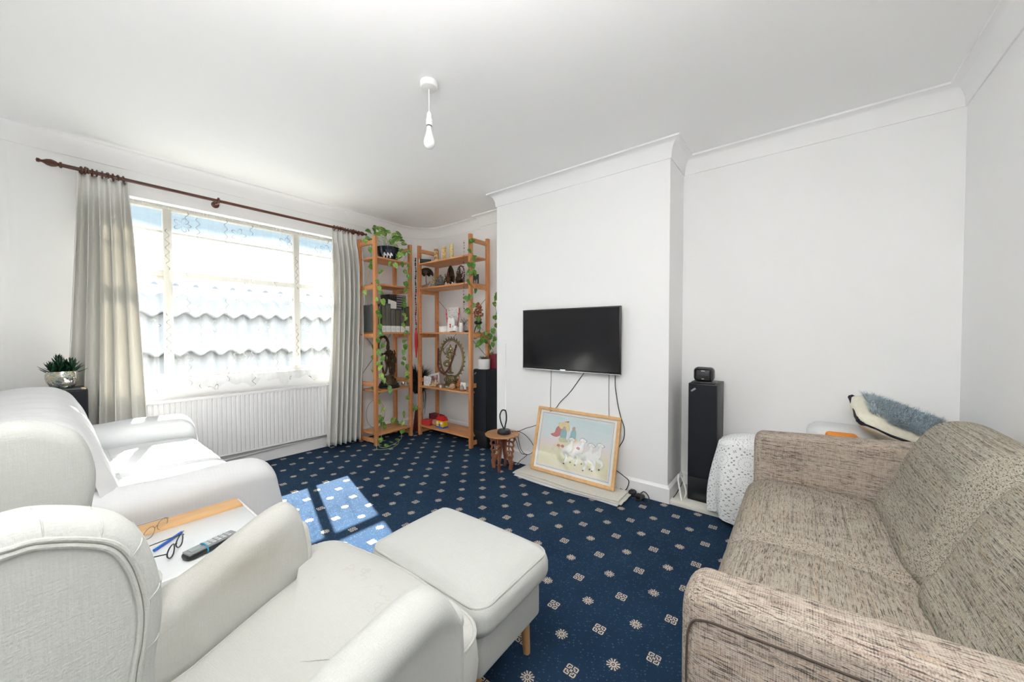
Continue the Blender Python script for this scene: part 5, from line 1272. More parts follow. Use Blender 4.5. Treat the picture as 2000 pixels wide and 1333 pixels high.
# beads and plume between the units
c = T1('bead_strand', 'long strand of dark and red beads with red tassel hanging between the two shelf units', 'beads', (2.672, 3.56, 1.0))
mb = MB(); z = 2.10; k = 0
while z > 1.25:
    r_ = R.choice((.006, .008, .010)); mb.sph((2.675+.004*sin(z*30), 3.555, z), r_, 2, mi=(1 if (k % 3 == 1 and z < 1.75) else 0)); z -= r_*1.9; k += 1
mb.build('beads', [M_blackpl, M_red], c, kind='stuff')
mb = MB(); mb.tube([(2.676, 3.555, 1.26), (2.676, 3.555, 1.21), (2.676, 3.555, 1.08), (2.678, 3.556, .93)], [.006, .016, .018, .006], 10); mb.sph((2.676, 3.555, 1.262), .010, 2); mb.build('tassel', M_red, c)
c = T1('hanging_bead_string', 'sparse string of dark beads hanging down the front right shelf post', 'beads', (2.70, 2.79, 1.44))
mb = MB(); z = 2.17; mb.tube([(2.712, 2.785, 2.2), (2.712, 2.79, 1.43)], .0008, 4)
while z > 1.44:
    r_ = R.choice((.004, .006, .009)); mb.sph((2.711+R.uniform(-.002, .0), 2.786+.006*sin(z*20), z), r_, 2); z -= R.uniform(.022, .045)
mb.build('beads', M_maroon, c, kind='stuff')
c = T1('black_plume', 'bushy black feather plume standing in the corner between the shelf units', 'plume', (2.85, 3.745, 0))
mb = MB()
for k in range(520):
    a = R.uniform(0, 2*pi); t = R.random(); b = Vector((2.85, 3.745, .45+.25*t)); rr_ = R.random(); d = Vector((cos(a)*.6*rr_, sin(a)*.75*rr_, 1.0-.5*t)).normalized(); b = b+Vector((cos(a)*.03, sin(a)*.055, 0)); L_ = R.uniform(.09, .17)
    q = b+d*L_+Vector((cos(a)*.03, sin(a)*.05, 0)); mb.tube([b, (b+q)/2+Vector((0, 0, .01)), q], [.004, .006, .0006], 4, flat=.3)
for k in range(26):
    a = R.uniform(0, 2*pi); b = Vector((2.85, 3.745, .60)); q = Vector((2.85+cos(a)*.06-.03, 3.745+sin(a)*.09-.04, .20+R.uniform(0, .15))); mb.tube(smooth_path([b, (b+q)/2+Vector((cos(a)*.05, sin(a)*.06, .05)), q], 3), .0015, 4)
mb.build('feathers', M_black, c, kind='stuff')
mb = MB(); mb.lathe([(0, 0), (.06, 0), (.07, .02), (.05, .20), (.035, .30), (0, .30)], (2.85, 3.745, 0), 20); mb.cyl((2.85, 3.745, .3), (2.85, 3.745, .62), .008); mb.build('vase', flat('deep_red_vase', (.14, .02, .02), .3), c)

# ------------------------------------------------------------------ things on the narrow shelf unit
ang = radians(4.6); U = Vector((cos(ang), sin(ang), 0)); Wd = Vector((-sin(ang), cos(ang), 0)); O_ = Vector((2.168, 3.583, 0))
M_bk = flat('grey_book_cloth', (.055, .062, .055), .6, nz=.15); M_bk2 = flat('slate_book_cloth', (.075, .085, .10), .55, nz=.15); M_gold = flat('dull_gold_line', (.38, .33, .18), .4, .5)
def upbook(label, xa, xb, h, mat):
    w_ = xb-xa; c0 = O_+U*((xa+xb)/2-2.168)+Wd*.085+Vector((0, 0, S2))
    c = thing('tall_book', label, 'book', tuple(c0), ang, 'tall grey books on the middle shelf')
    mb = MB(); mb.box((0, 0, h/2), (w_, .20, h), .003); mb.build('cover', mat, c, world=False)
    for dx in (-.28, .0, .28):
        if dx == 0 and w_ < .04: continue
        mb = MB(); mb.box((dx*w_, -.1006, h*.58), (.0035, .002, h*.72)); mb.build('gold_line', M_gold, c, world=False)
    mb = MB(); mb.box((0, -.1012, .036), (w_*.98, .003, .070), .001); lb_ = mb.build('spine_label', M_paper, c, world=False)
    mb = MB(); mb.tube([(.013*cos(a), -.1030, .038+.011*sin(a)) for a in [k*pi/8 for k in range(16)]], .0012, 4, True); mb.build('ring_emblem', M_greypl, lb_, world=False)
    return c
bk = [(2.122, 2.148, .296, M_bk, 'tall dark grey book at the left end beside the shelf post'), (2.150, 2.196, .298, M_bk, 'second tall dark grey book from the left, behind the front post'), (2.236, 2.290, .312, M_bk, 'tall grey-green book with gold lines just right of the front post'),
      (2.293, 2.357, .318, M_bk2, 'tallest slate book with gold lines under the white card'), (2.360, 2.422, .266, M_bk2, 'shorter slate book right of the tallest one'), (2.425, 2.487, .266, M_bk, 'shorter grey book in the middle of the shorter three'), (2.492, 2.552, .262, M_bk2, 'shorter slate book half hidden by ivy leaves'), (2.558, 2.618, .30, M_bk, 'tall grey book at the right end beside the rear post')]
for a, b, h, m, lb in bk: upbook(lb, a+.03 if a < 2.2 else a, b+.03 if a < 2.2 else b, h, m)
zz = S2+.3185
zz = S2+.2665
for i in range(6):
    lb = ['lowest', 'second lowest', 'third from the bottom', 'third from the top', 'second from the top', 'topmost'][i]
    c0 = O_+U*(.335+R.uniform(-.006, .006))+Wd*.13+Vector((0, 0, zz)); h = .0275
    c = thing('lying_book', '%s of the black striped books lying stacked on the tall books' % lb, 'book', tuple(c0), ang, 'stacked black books')
    mb = MB(); mb.box((0, 0, h/2), (.235, .16, h-.001), .003); mb.build('cover', M_blackpl, c, world=False)
    mb = MB(); mb.box((.045, -.081, h/2), (.125, .002, h*.5), .0005); mb.build('grey_band', flat('grey_band', (.30, .30, .33), .5) if i == 0 else bpy.data.materials['grey_band'], c, world=False)
    mb = MB()
    for k in range(3): mb.box((-.10+k*.028, -.081, h/2), (.006, .002, .006))
    mb.build('title_mark', M_gold, c, world=False, kind='stuff')
    zz += h
c0 = O_+U*.235+Wd*(-.018)+Vector((0, 0, S2+.27))
c = thing('white_card', 'blank white card leaning tilted on top of the grey books', 'card', tuple(c0), ang)
mb = MB(); mb.box((0, .035, .052), (.115, .002, .105), M=Matrix.Rotation(radians(12), 4, 'Y') @ Matrix.Rotation(radians(-14), 4, 'X')); mb.build('card', M_paper, c, world=False)
c = T1('stone_ornament', 'small reddish oval stone on the upper shelf behind the front post', 'stone', (2.20, 3.72, S3)); mb = MB(); mb.sph((2.21, 3.70, S3+.012), (.026, .018, .012), 2); mb.build('stone', flat('reddish_stone', (.25, .14, .10), .5), c)
c = T1('carved_twig', 'dark carved twig lying on the upper shelf of the narrow unit', 'ornament', (2.35, 3.70, S3)); mb = MB(); mb.tube(smooth_path([(2.30, 3.70, S3+.008), (2.34, 3.69, S3+.013), (2.39, 3.70, S3+.008)], 4), .007, 8); mb.build('twig', M_bronze, c)
# bronze dancing figure under an arch
bd_ = T1('bronze_flute_player_statue', 'dark bronze standing figure under a curved arch, on the narrow shelf unit', 'statue', (2.40, 3.72, S1))
bx, by = 2.415, 3.715
mb = MB(); mb.lathe([(0, 0), (.112, 0), (.118, .006), (.118, .018), (.108, .026), (.112, .034), (.104, .046), (0, .046)], (bx, by, S1), 36); mb.build('plinth', M_black, bd_)
mb = MB(); mb.lathe([(0, .0), (.094, 0), (.088, .02), (.072, .05), (.058, .075), (.05, .09), (0, .095)], (bx-.005, by, S1+.046), 24)
for k in range(14):
    a = k/14*2*pi; mb.sph((bx+.07*cos(a), by+.07*sin(a), S1+.085), (.014, .014, .022), 1)
mb.build('mound', M_bronze, bd_, remesh=.004)
Q = lambda a, b, c_=0: (bx+a, by+c_, S1+b)
mb = MB()
mb.tube(smooth_path([Q(.03, .13), Q(.025, .19), Q(.012, .25), Q(.0, .30)], 4), [.016]*4+[.019]*4+[.025]*4+[.03], 10)
mb.tube(smooth_path([Q(.035, .13, -.02), Q(.055, .19, -.025), Q(.04, .235, -.02), Q(.01, .29)], 4), [.012]*4+[.016]*4+[.022]*4+[.026], 10)
mb.tube(smooth_path([Q(.0, .29), Q(.012, .34), Q(-.008, .40), Q(-.01, .425)], 4), [.031]*4+[.026]*4+[.030]*4+[.014], 12)
mb.sph(Q(-.012, .455), (.022, .022, .027), 2); mb.tube([Q(-.014, .475), Q(-.02, .52)], [.019, .004], 8)
for pts in ([(.02, .405), (.065, .375), (.045, .43)], [(-.035, .40), (-.075, .39), (-.03, .435)], [(.02, .40), (.075, .34), (.062, .28)]):
    mb.tube(smooth_path([Q(a, b, -.02*i) for i, (a, b) in enumerate(pts)], 4), [.012, .012, .011, .010, .010, .009, .009, .008, .007], 8)
for k in range(34):
    t = k/33; a = -.7+t*4.0; mb.sph(Q(-.062+.062*cos(a)*1.0, .455+.11*sin(a)+.02, .012), .0125, 2); mb.sph(Q(-.062+.080*cos(a)*1.0, .455+.125*sin(a)+.02, .012), .006, 1)
mb.tube(smooth_path([Q(-.075, .40, .01), Q(-.09, .30, .01), Q(-.07, .20, .01), Q(-.06, .12, .01)], 4), .012, 8)
for k in range(9): mb.sph(Q(.045+.01*sin(k), .16+k*.02, -.03), .012, 1)
for k in range(40):
    t = k/39; mb.sph(Q(.022*sin(k*2.4)+.012, .13+.30*t, -.028), .0135*(1-.25*t), 2)
for s_ in (-1, 1): mb.tube(smooth_path([Q(.03*s_, .40), Q(.055*s_, .33, -.02), Q(.05*s_+.01, .24, -.02), Q(.06*s_, .16, -.01)], 4), [.010]*4+[.012]*4+[.013]*4+[.008], 8)
mb.build('figure', M_bronze, bd_, remesh=.0035)
c = T1('silver_egg', 'small silver egg ornament at the right of the statue plinth', 'ornament', (2.575, 3.66, S1)); mb = MB(); mb.lathe([(0, 0), (.012, 0), (.008, .006), (.018, .018), (.021, .032), (.017, .05), (.008, .06), (0, .062)], (2.575, 3.67, S1), 20); mb.build('egg', M_silver, c)
c = T1('green_red_box', 'small box with green, yellow and black bands at the left of the lower shelf', 'box', (2.20, 3.69, S1)); mb = MB(); mb.box2((2.197, 3.665, S1), (2.245, 3.72, S1+.03), .001); mb.build('green_band', flat('flag_green', (.01, .22, .07), .5), c); mb = MB(); mb.box2((2.197, 3.665, S1+.03), (2.245, 3.72, S1+.075), .001); mb.build('dark_band', M_black, c); mb = MB(); mb.sph((2.22, 3.66, S1+.05), (.01, .006, .025), 2); mb.build('yellow_emblem', flat('flag_yellow', (.7, .6, .12), .5), c)
c = T1('purple_tin', 'tiny purple tin in front of the statue plinth', 'tin', (2.34, 3.6, S1)); mb = MB(); mb.lathe([(0, 0), (.016, 0), (.016, .018), (0, .018)], (2.345, 3.592, S1), 20); mb.build('tin', flat('purple_tin_paint', (.20, .03, .16), .4), c)
c = T1('wire_hoop', 'thin grey wire hoop leaning behind the bottom shelf of the narrow unit', 'hoop', (2.30, 3.82, S0)); mb = MB(); mb.tube([(2.315+.115*cos(a), 3.835+.01*sin(a), S0+.165+.16*sin(a)) for a in [k*2*pi/48 for k in range(48)]], .0022, 6, True); mb.build('hoop', M_greypl, c)
c = T1('pot_beside_shelf', 'grey plant pot behind the front post on the top shelf', 'pot', (2.22, 3.70, S4)); mb = MB(); mb.lathe([(0, 0), (.028, 0), (.036, .07), (.033, .07), (.03, .06), (0, .06)], (2.235, 3.715, S4), 20); mb.build('pot', flat('grey_pot', (.30, .33, .35), .5), c)

# ------------------------------------------------------------------ carved stool with the aerial
sx, sy, sz = 2.50, 2.085, .325
st = T1('carved_stool', 'small round carved wooden stool beside the leaning picture', 'stool', (sx, sy, 0))
mb = MB(); n_ = 72; pr = []
for rr_, z in ((0, 0), (.12, 0), (.148, .006), (.152, .013), (.148, .020), (.12, .024), (0, .024)): pr.append((rr_, z))
mb.lathe(pr, (sx, sy, sz-.024), 72)
for v in mb.bm.verts:
    d = math.hypot(v.co.x-sx, v.co.y-sy)
    if d > .1:
        a = atan2(v.co.y-sy, v.co.x-sx); k = 1+.028*abs(sin(a*8)); v.co.x = sx+(v.co.x-sx)*k; v.co.y = sy+(v.co.y-sy)*k
mb.build('seat', M_stool, st)
for k in range(4):
    a = k*pi/2+.35; ca, sa = cos(a), sin(a); 
    # pierced leg panel: outline radial (r) vs height, with carved holes bridged by tubes
    mb = MB(); Mx = Matrix.Translation((sx, sy, 0)) @ Matrix.Rotation(a, 4, 'Z')
    outer = [(.118, .30), (.125, .27), (.108, .245), (.118, .22), (.102, .195), (.112, .17), (.098, .145), (.106, .12), (.095, .09), (.104, .06), (.098, .03), (.095, .0)]
    inner = [(.062, .0), (.07, .05), (.05, .10), (.03, .15), (.02, .20), (.02, .30)]
    mid = [((a_[0]+b_[0])/2, (a_[1]+b_[1])/2) for a_, b_ in zip(outer, outer)]
    mb.tube([Mx @ Vector((x_-.008, 0, z_)) for x_, z_ in outer], .010, 8); mb.tube([Mx @ Vector((x_+.008, 0, z_)) for x_, z_ in inner], .010, 8)
    for z_ in (.285, .245, .20, .155, .11, .065, .02):
        ro = interp(z_, sorted((b_, a_) for a_, b_ in outer)); ri = interp(z_, sorted((b_, a_) for a_, b_ in inner))
        mb.tube([Mx @ Vector((ri, 0, z_)), Mx @ Vector(((ri+ro)/2, 0, z_+.012)), Mx @ Vector((ro, 0, z_))], .0085, 6)
        if ro-ri > .045: mb.tube([Mx @ Vector(((ri+ro)/2, 0, z_-.02)), Mx @ Vector(((ri+ro)/2, 0, z_+.02))], .008, 6)
    mb.build('leg', M_stool_leg, st)
ae = T1('indoor_aerial', 'black indoor loop aerial with telescopic rod standing on the carved stool', 'aerial', (sx, sy-.02, sz))
ax_, ay_ = 2.49, 2.055
mb = MB(); mb.lathe([(0, 0), (.058, 0), (.062, .004), (.062, .022), (.056, .028), (.052, .036), (.02, .040), (0, .040)], (ax_, ay_, sz), 36); mb.build('base', M_blackpl, ae)
lp = smooth_path([(ax_, ay_, sz+.036), (ax_-.01, ay_+.028, sz+.10), (ax_-.012, ay_+.038, sz+.16), (ax_-.006, ay_+.022, sz+.203), (ax_, ay_, sz+.21), (ax_+.006, ay_-.016, sz+.195), (ax_+.008, ay_-.020, sz+.13), (ax_+.004, ay_-.006, sz+.06), (ax_, ay_, sz+.036)], 5)
mb = MB(); mb.tube(lp, .0065, 8); mb.build('loop', M_blackpl, ae)
mb = MB(); mb.cyl((ax_, ay_-.02, sz+.036), (ax_+.06, ay_+.03, sz+.80), .0015, 6); mb.build('rod', M_silver, ae)
mb = MB(); mb.lathe([(0, 0), (.008, 0), (.008, .006), (0, .008)], (ax_-.03, ay_+.02, sz+.034), 12); mb.build('dial', M_rubber, ae)
def cable(name, label, pts, r=.0028, m=None):
    mb = MB(); mb.tube(smooth_path(pts, 8), r, 7); o = mb.build(name, m or M_rubber); tag(o, label, 'cable'); return o
xw = X1-.004
cable('aerial_cable', 'black cable running from the stool aerial behind the leaning picture up to the television', [(ax_+.05, ay_-.03, sz+.015), (2.60, 1.98, sz+.01), (2.64, 1.93, .36), (xw-.01, 1.84, .40), (xw-.008, 1.75, .50), (xw, 1.66, .568), (xw, 1.62, .62), (xw, 1.53, .71), (xw, 1.46, .80), (xw, 1.387, .897)])
cable('looping_cable', 'black cable dropping from the stool in a loop and trailing over the carpet', [(2.56, 2.02, sz+.01), (2.585, 1.99, .25), (2.60, 1.97, .17), (2.62, 1.95, .13), (2.65, 1.92, .12), (2.63, 1.98, .06), (2.60, 2.02, .012), (2.50, 2.10, .006), (2.42, 2.06, .006), (2.38, 2.12, .006), (2.45, 2.22, .006), (2.58, 2.22, .006), (2.62, 2.08, .006), (2.62, 1.99, .006)])
cable('stool_loop_cable', 'black cable hanging in a wide loop between the stool and the picture frame', [(2.60, 1.99, sz+.012), (2.64, 1.93, .30), (2.66, 1.86, .22), (2.665, 1.87, .15), (2.65, 1.93, .12), (2.625, 1.97, .17), (2.61, 1.985, .26), (2.60, 1.99, .325)])
cable('television_lead', 'thin black lead hanging from the left of the television behind the picture', [(xw, 1.709, .90), (xw, 1.711, .78), (xw, 1.716, .68), (xw, 1.716, .45), (xw, 1.71, .20)], .0020)
cable('television_lead', 'thin grey-black lead hanging straight from the right of the television', [(xw, 1.174, .90), (xw, 1.176, .70), (xw, 1.172, .557), (xw, 1.17, .35), (xw, 1.16, .20)], .0018)
cable('power_cable', 'thick black power cable curving down right of the leaning picture to the carpet', [(xw, 1.124, .90), (xw, 1.122, .80), (xw, 1.10, .66), (xw, 1.077, .57), (xw, 1.050, .49), (xw, 1.055, .40), (xw, 1.10, .31), (xw-.02, 1.12, .18), (xw-.03, 1.05, .135), (xw-.03, 1.0, .10), (xw-.04, 1.02, .03), (2.67, 1.06, .035)], .0034)
pl = T1('power_plugs', 'black mains plugs and coiled flex on the carpet right of the picture', 'plug', (2.67, .93, 0))
mb = MB(); mb.cushion((2.675, .965, .024), (.05, .05, .048), .014, .003, 6); mb.build('plug', M_blackpl, pl)
mb = MB(); mb.cushion((2.665, .905, .018), (.045, .06, .034), .012, .003, 6); mb.build('plug', M_blackpl, pl)
mb = MB(); mb.tube(smooth_path([(2.675, .95, .02), (2.65, .90, .03), (2.60, .87, .008), (2.62, .83, .008), (2.68, .85, .03), (2.69, .89, .05), (2.66, .92, .012), (2.62, .92, .008), (2.60, .89, .02), (2.63, .86, .04)], 7), .0036, 7); mb.build('flex', M_rubber, pl)

# ------------------------------------------------------------------ folded cloth and leaning picture
fc = T1('folded_cloth', 'long folded cream and white cloth on the carpet under the leaning picture', 'cloth', (2.56, 1.45, 0))
for i, (z0, x0, x1, y0, y1, m) in enumerate(((.002, 2.425, 2.66, .985, 1.90, M_cot), (.013, 2.435, 2.67, .965, 1.93, flat('ecru_cloth', (.66, .64, .58), .85)), (.024, 2.455, 2.67, .99, 1.915, None))):
    m = m or bpy.data.materials['ecru_cloth']
    mb = MB(); def_ = (x0, x1, y0, y1, z0)
    mb.cushion(((x0+x1)/2, (y0+y1)/2, z0+.0055), (x1-x0, y1-y0, .0105), .005, .0, 16)
    for v in mb.bm.verts: v.co.x += .012*sin(v.co.y*7+i)+.006*nz(v.co.y*8, i); v.co.y += .010*nz(v.co.x*12, i+3)
    mb.build('cloth_fold', m, fc)
pf = T1('leaning_picture', 'wooden framed painting of a chariot with white horses leaning on the chimney wall', 'picture', (2.56, 1.45, .036))
PW_, PH = .762, .545; lean = math.atan2(2.712-2.572, .53)
Mp = Matrix.Translation((2.582, 1.452, .0365)) @ Matrix.Rotation(-pi/2, 4, 'Z') @ Matrix.Rotation(-lean, 4, 'X')   # local x -> -Y (image right), local y -> wall, z up
Mp = Matrix.Translation((2.585, 1.452, .0375)) @ Matrix.Rotation(-pi/2, 4, 'Z') @ Matrix.Rotation(-radians(14.5), 4, 'X')
def pb(mb, n, m, **k): return mb.build(n, m, pf, **k)
mb = MB(); fwid = .026
mb.box((0, 0, fwid/2), (PW_, .022, fwid), .002, M=Mp); mb.box((0, 0, PH-fwid/2), (PW_, .022, fwid), .002, M=Mp)
mb.box((-PW_/2+fwid/2, 0, PH/2), (fwid, .022, PH-2*fwid), .002, M=Mp); mb.box((PW_/2-fwid/2, 0, PH/2), (fwid, .022, PH-2*fwid), .002, M=Mp)
fr_ = pb(mb, 'frame', M_beech)
mb = MB(); mb.box((0, .004, PH/2), (PW_-.04, .004, PH-.04), M=Mp); pb(mb, 'mount', M_paper)
mb = MB()
for d, r_ in ((.052, .0022), (.060, .0012)):
    a, b = PW_/2-d, PH/2-d+.004; mb.tube([Mp @ Vector((x_, .0015, PH/2+z_)) for x_, z_ in ((-a, -b), (a, -b), (a, b), (-a, b))], r_, 4, True)
pb(mb, 'mount_line', flat('blue_grey_ink', (.24, .26, .36), .6))
def mk_paint():
    t = NT('painted_ground'); p = t.geo(); X, Y, Z = t.sep(p)
    n_ = t.noise(p, 9, 4); z_ = t.ma('ADD', Z, t.ma('MULTIPLY', t.ma('SUBTRACT', n_, .5), .10))
    st_ = t.noise(t.map(p, (1, 3, 26)), 2, 3)
    c = t.ramp(t.ma('DIVIDE', z_, .56), (.12, (.62, .52, .34)), (.30, (.60, .58, .28)), (.42, (.66, .60, .36)), (.50, (.70, .56, .60)), (.62, (.56, .64, .68)), (.85, (.42, .60, .66)))
    c = t.mix(t.ma('MULTIPLY_ADD', st_, .30, .22), c, (.82, .82, .78)); return t.set(c, .7)
mb = MB(); mb.box((0, .0015, PH/2), (PW_-.13, .002, PH-.125), M=Mp); pb(mb, 'painting', mk_paint())
def shape(mb, pts, d=.0, mi=0):
    """flat painted shape, pts in picture units: x 0..1 left-right, y 0..1 bottom-top"""
    P = [((x_-.5)*(PW_-.13), (y_)*(PH-.125)+.0625) for x_, y_ in pts]
    P = [(p.x, p.z) for p in smooth_path([(a, 0, b) for a, b in P], 3, True)]
    mb.prism(P, 'y', -.0006-d, .0006, mi=mi, M=Mp)
def line(mb, pts, r_=.0012, mi=0):
    mb.tube([Mp @ Vector(((x_-.5)*(PW_-.13), -.0012, y_*(PH-.125)+.0625)) for x_, y_ in pts], r_, 4, mi=mi, flat=.5)
PM = [flat('paint_crimson', (.55, .20, .20), .7), flat('paint_ochre', (.74, .64, .36), .7), flat('paint_turquoise', (.30, .50, .54), .7), flat('paint_skin', (.55, .40, .30), .7), flat('paint_white', (.86, .86, .84), .7), flat('paint_ink', (.06, .06, .07), .7), flat('paint_gold', (.76, .70, .52), .7), flat('paint_green', (.55, .58, .36), .7)]
mb = MB()
shape(mb, [(.14, .62), (.20, .66), (.22, .76), (.28, .82), (.31, .70), (.27, .60), (.20, .58)], mi=0)      # cloak
shape(mb, [(.24, .86), (.33, .90), (.40, .93), (.38, .88), (.30, .86)], mi=0)                                  # banner
shape(mb, [(.25, .86), (.38, .90), (.42, .80), (.40, .72), (.28, .76)], .0002, mi=1)                            # canopy
shape(mb, [(.29, .60), (.30, .74), (.34, .78), (.38, .73), (.38, .58), (.33, .54)], .0006, mi=2)               # first rider
shape(mb, [(.315, .76), (.33, .81), (.36, .80), (.36, .75), (.335, .735)], .0009, mi=3)
shape(mb, [(.28, .58), (.38, .58), (.42, .52), (.30, .50)], .0007, mi=7)
shape(mb, [(.44, .62), (.45, .74), (.48, .78), (.52, .74), (.52, .60), (.47, .56)], .0006, mi=2)
shape(mb, [(.46, .78), (.47, .83), (.50, .83), (.50, .77)], .0009, mi=3)
shape(mb, [(.44, .58), (.54, .62), (.55, .54), (.46, .52)], .0007, mi=1)
shape(mb, [(.22, .42), (.27, .52), (.36, .54), (.46, .50), (.45, .42), (.34, .38), (.25, .36)], .0003, mi=6)    # car
line(mb, [(.26+.065*cos(a), .30+.15*sin(a)) for a in [k*2*pi/24 for k in range(25)]], .0022, mi=6)
line(mb, [(.26+.045*cos(a), .30+.11*sin(a)) for a in [k*2*pi/24 for k in range(25)]], .0012, mi=1)
line(mb, [(.38, .56), (.41, .92)], .0016, mi=6)
for i, (hx, hy) in enumerate(((.44, .58), (.60, .60), (.72, .54), (.84, .57))):
    # body, neck, head, legs of a horse drawn facing right
    shape(mb, [(hx-.10, hy-.26), (hx-.06, hy-.16), (hx+.0, hy-.10), (hx+.02, hy-.04), (hx+.0, hy+.02), (hx+.04, hy+.05), (hx+.085, hy+.01), (hx+.06, hy-.02), (hx+.055, hy-.10), (hx+.05, hy-.20), (hx-.01, hy-.28), (hx-.07, hy-.30)], .0008+.0002*i, mi=4)
    shape(mb, [(hx-.01, hy-.24), (hx+.07, hy-.26), (hx+.10, hy-.34), (hx+.05, hy-.40), (hx+.07, hy-.33), (hx+.02, hy-.30)], .0008+.0002*i, mi=4)
    shape(mb, [(hx-.09, hy-.26), (hx-.03, hy-.34), (hx-.05, hy-.44), (hx-.02, hy-.46), (hx+.0, hy-.33), (hx-.03, hy-.24)], .0008+.0002*i, mi=4)
    line(mb, [(q_.x, q_.z) for q_ in smooth_path([(a_, 0, b_) for a_, b_ in [(hx-.02, hy-.02), (hx-.01, hy+.03), (hx+.02, hy+.055), (hx+.055, hy+.04), (hx+.09, hy+.005), (hx+.065, hy-.02), (hx+.03, hy-.005), (hx+.01, hy-.03)]], 4)], .0014, mi=5); line(mb, [(hx+.035, hy+.025), (hx+.045, hy+.022)], .0016, mi=5); line(mb, [(hx-.03, hy-.04), (hx-.015, hy-.12), (hx-.05, hy-.2)], .0009, mi=6)
    line(mb, [(hx+.055, hy-.04), (hx+.055, hy-.18), (hx+.03, hy-.24)], .0010, mi=5); line(mb, [(hx+.07, hy-.26), (hx+.10, hy-.34), (hx+.05, hy-.40)], .0010, mi=5)
    line(mb, [(hx-.08, hy-.27), (hx-.03, hy-.34), (hx-.05, hy-.44)], .0010, mi=5)
    for q in ((hx+.045, hy-.42), (hx-.045, hy-.47)): shape(mb, [(q[0]-.008, q[1]-.012), (q[0]-.006, q[1]+.01), (q[0]+.008, q[1]+.01), (q[0]+.01, q[1]-.012)], .0014, mi=5)
for q in ((.28, .42), (.34, .42), (.57, .44)): shape(mb, [(q[0]-.02, q[1]), (q[0]+.0, q[1]+.035), (q[0]+.03, q[1]+.02), (q[0]+.02, q[1]-.02)], .002, mi=0)
pb(mb, 'chariot_scene', PM, kind='stuff')
t = NT('picture_glazing'); tr = t.n('ShaderNodeBsdfTransparent'); gl = t.n('ShaderNodeBsdfGlossy'); gl.inputs['Roughness'].default_value = .03
mx = t.n('ShaderNodeMixShader'); mx.inputs[0].default_value = .025; t.t.links.new(tr.outputs[0], mx.inputs[1]); t.t.links.new(gl.outputs[0], mx.inputs[2]); t.t.links.new(mx.outputs[0], t.out.inputs[0])
mb = MB(); mb.box((0, -.0075, PH/2), (PW_-.05, .0015, PH-.05), M=Mp); pb(mb, 'glass', t.m)

# ------------------------------------------------------------------ crochet throw over a low stool
pu = T1('storage_stool', 'dark square stool hidden under the white crochet throw', 'stool', (2.78, .16, .031))
mb = MB(); mb.box2((2.665, -.03, .032), (2.90, .36, .47), .02, 3); mb.build('seat_box', flat('dark_brown_cloth', (.05, .04, .035), .9), pu)
def mk_crochet():
    t = NT('white_crochet'); p = t.coord('UV'); X, Y, Z = t.sep(p); o_ = t.coord()
    def med(ox, oy, s):
        u = t.ma('SUBTRACT', t.ma('FRACT', t.ma('ADD', t.ma('DIVIDE', X, s), ox)), .5); v = t.ma('SUBTRACT', t.ma('FRACT', t.ma('ADD', t.ma('DIVIDE', Y, s), oy)), .5)
        return t.ma('SQRT', t.ma('ADD', t.ma('MULTIPLY', u, u), t.ma('MULTIPLY', v, v))), t.ma('ARCTAN2', v, u)
    r_, th = med(0, 0, .12)
    band = lambda a, b: t.ma('MULTIPLY', t.ma('GREATER_THAN', r_, a), t.ma('LESS_THAN', r_, b))
    h1 = t.ma('MULTIPLY', band(.31, .345), t.ma('GREATER_THAN', t.ma('SINE', t.ma('MULTIPLY', th, 22)), .55))
    h2 = t.ma('MULTIPLY', band(.11, .135), t.ma('GREATER_THAN', t.ma('SINE', t.ma('MULTIPLY', th, 9)), .2))
    h4 = t.ma('MULTIPLY', band(.44, .50), t.ma('GREATER_THAN', t.ma('SINE', t.ma('MULTIPLY', th, 14)), .5))
    v1 = t.vor(o_, 85); v2 = t.noise(o_, 14, 2)
    h3 = t.ma('MULTIPLY', t.ma('LESS_THAN', v1, .17), t.ma('GREATER_THAN', v2, .50))
    r2, th2 = med(.5, .5, .12); h5 = t.ma('MULTIPLY', t.ma('LESS_THAN', r2, .07), t.ma('GREATER_THAN', t.ma('SINE', t.ma('MULTIPLY', th2, 4)), .1))
    hole = t.ma('MAXIMUM', t.ma('MAXIMUM', t.ma('MAXIMUM', h1, h2), t.ma('MAXIMUM', h3, h5)), h4)
    f = t.noise(o_, 300, 2); rings = t.ma('SINE', t.ma('MULTIPLY', r_, 70))
    t.bump(t.ma('ADD', t.ma('MULTIPLY', rings, .25), t.ma('ADD', f, t.ma('MULTIPLY', v1, .5))), .55, .002)
    t.set(t.mix(f, (.88, .89, .89), (.76, .78, .78)), .9)
    tr = t.n('ShaderNodeBsdfTransparent'); mx = t.n('ShaderNodeMixShader'); t.put(mx.inputs[0], t.ma('MULTIPLY', hole, .6)); t.t.links.new(t.b.outputs[0], mx.inputs[1]); t.t.links.new(tr.outputs[0], mx.inputs[2]); t.t.links.new(mx.outputs[0], t.out.inputs[0]); return t.m
mb = MB(); bm = mb.bm; NU, NV = 120, 60; g = []
uvs = {}
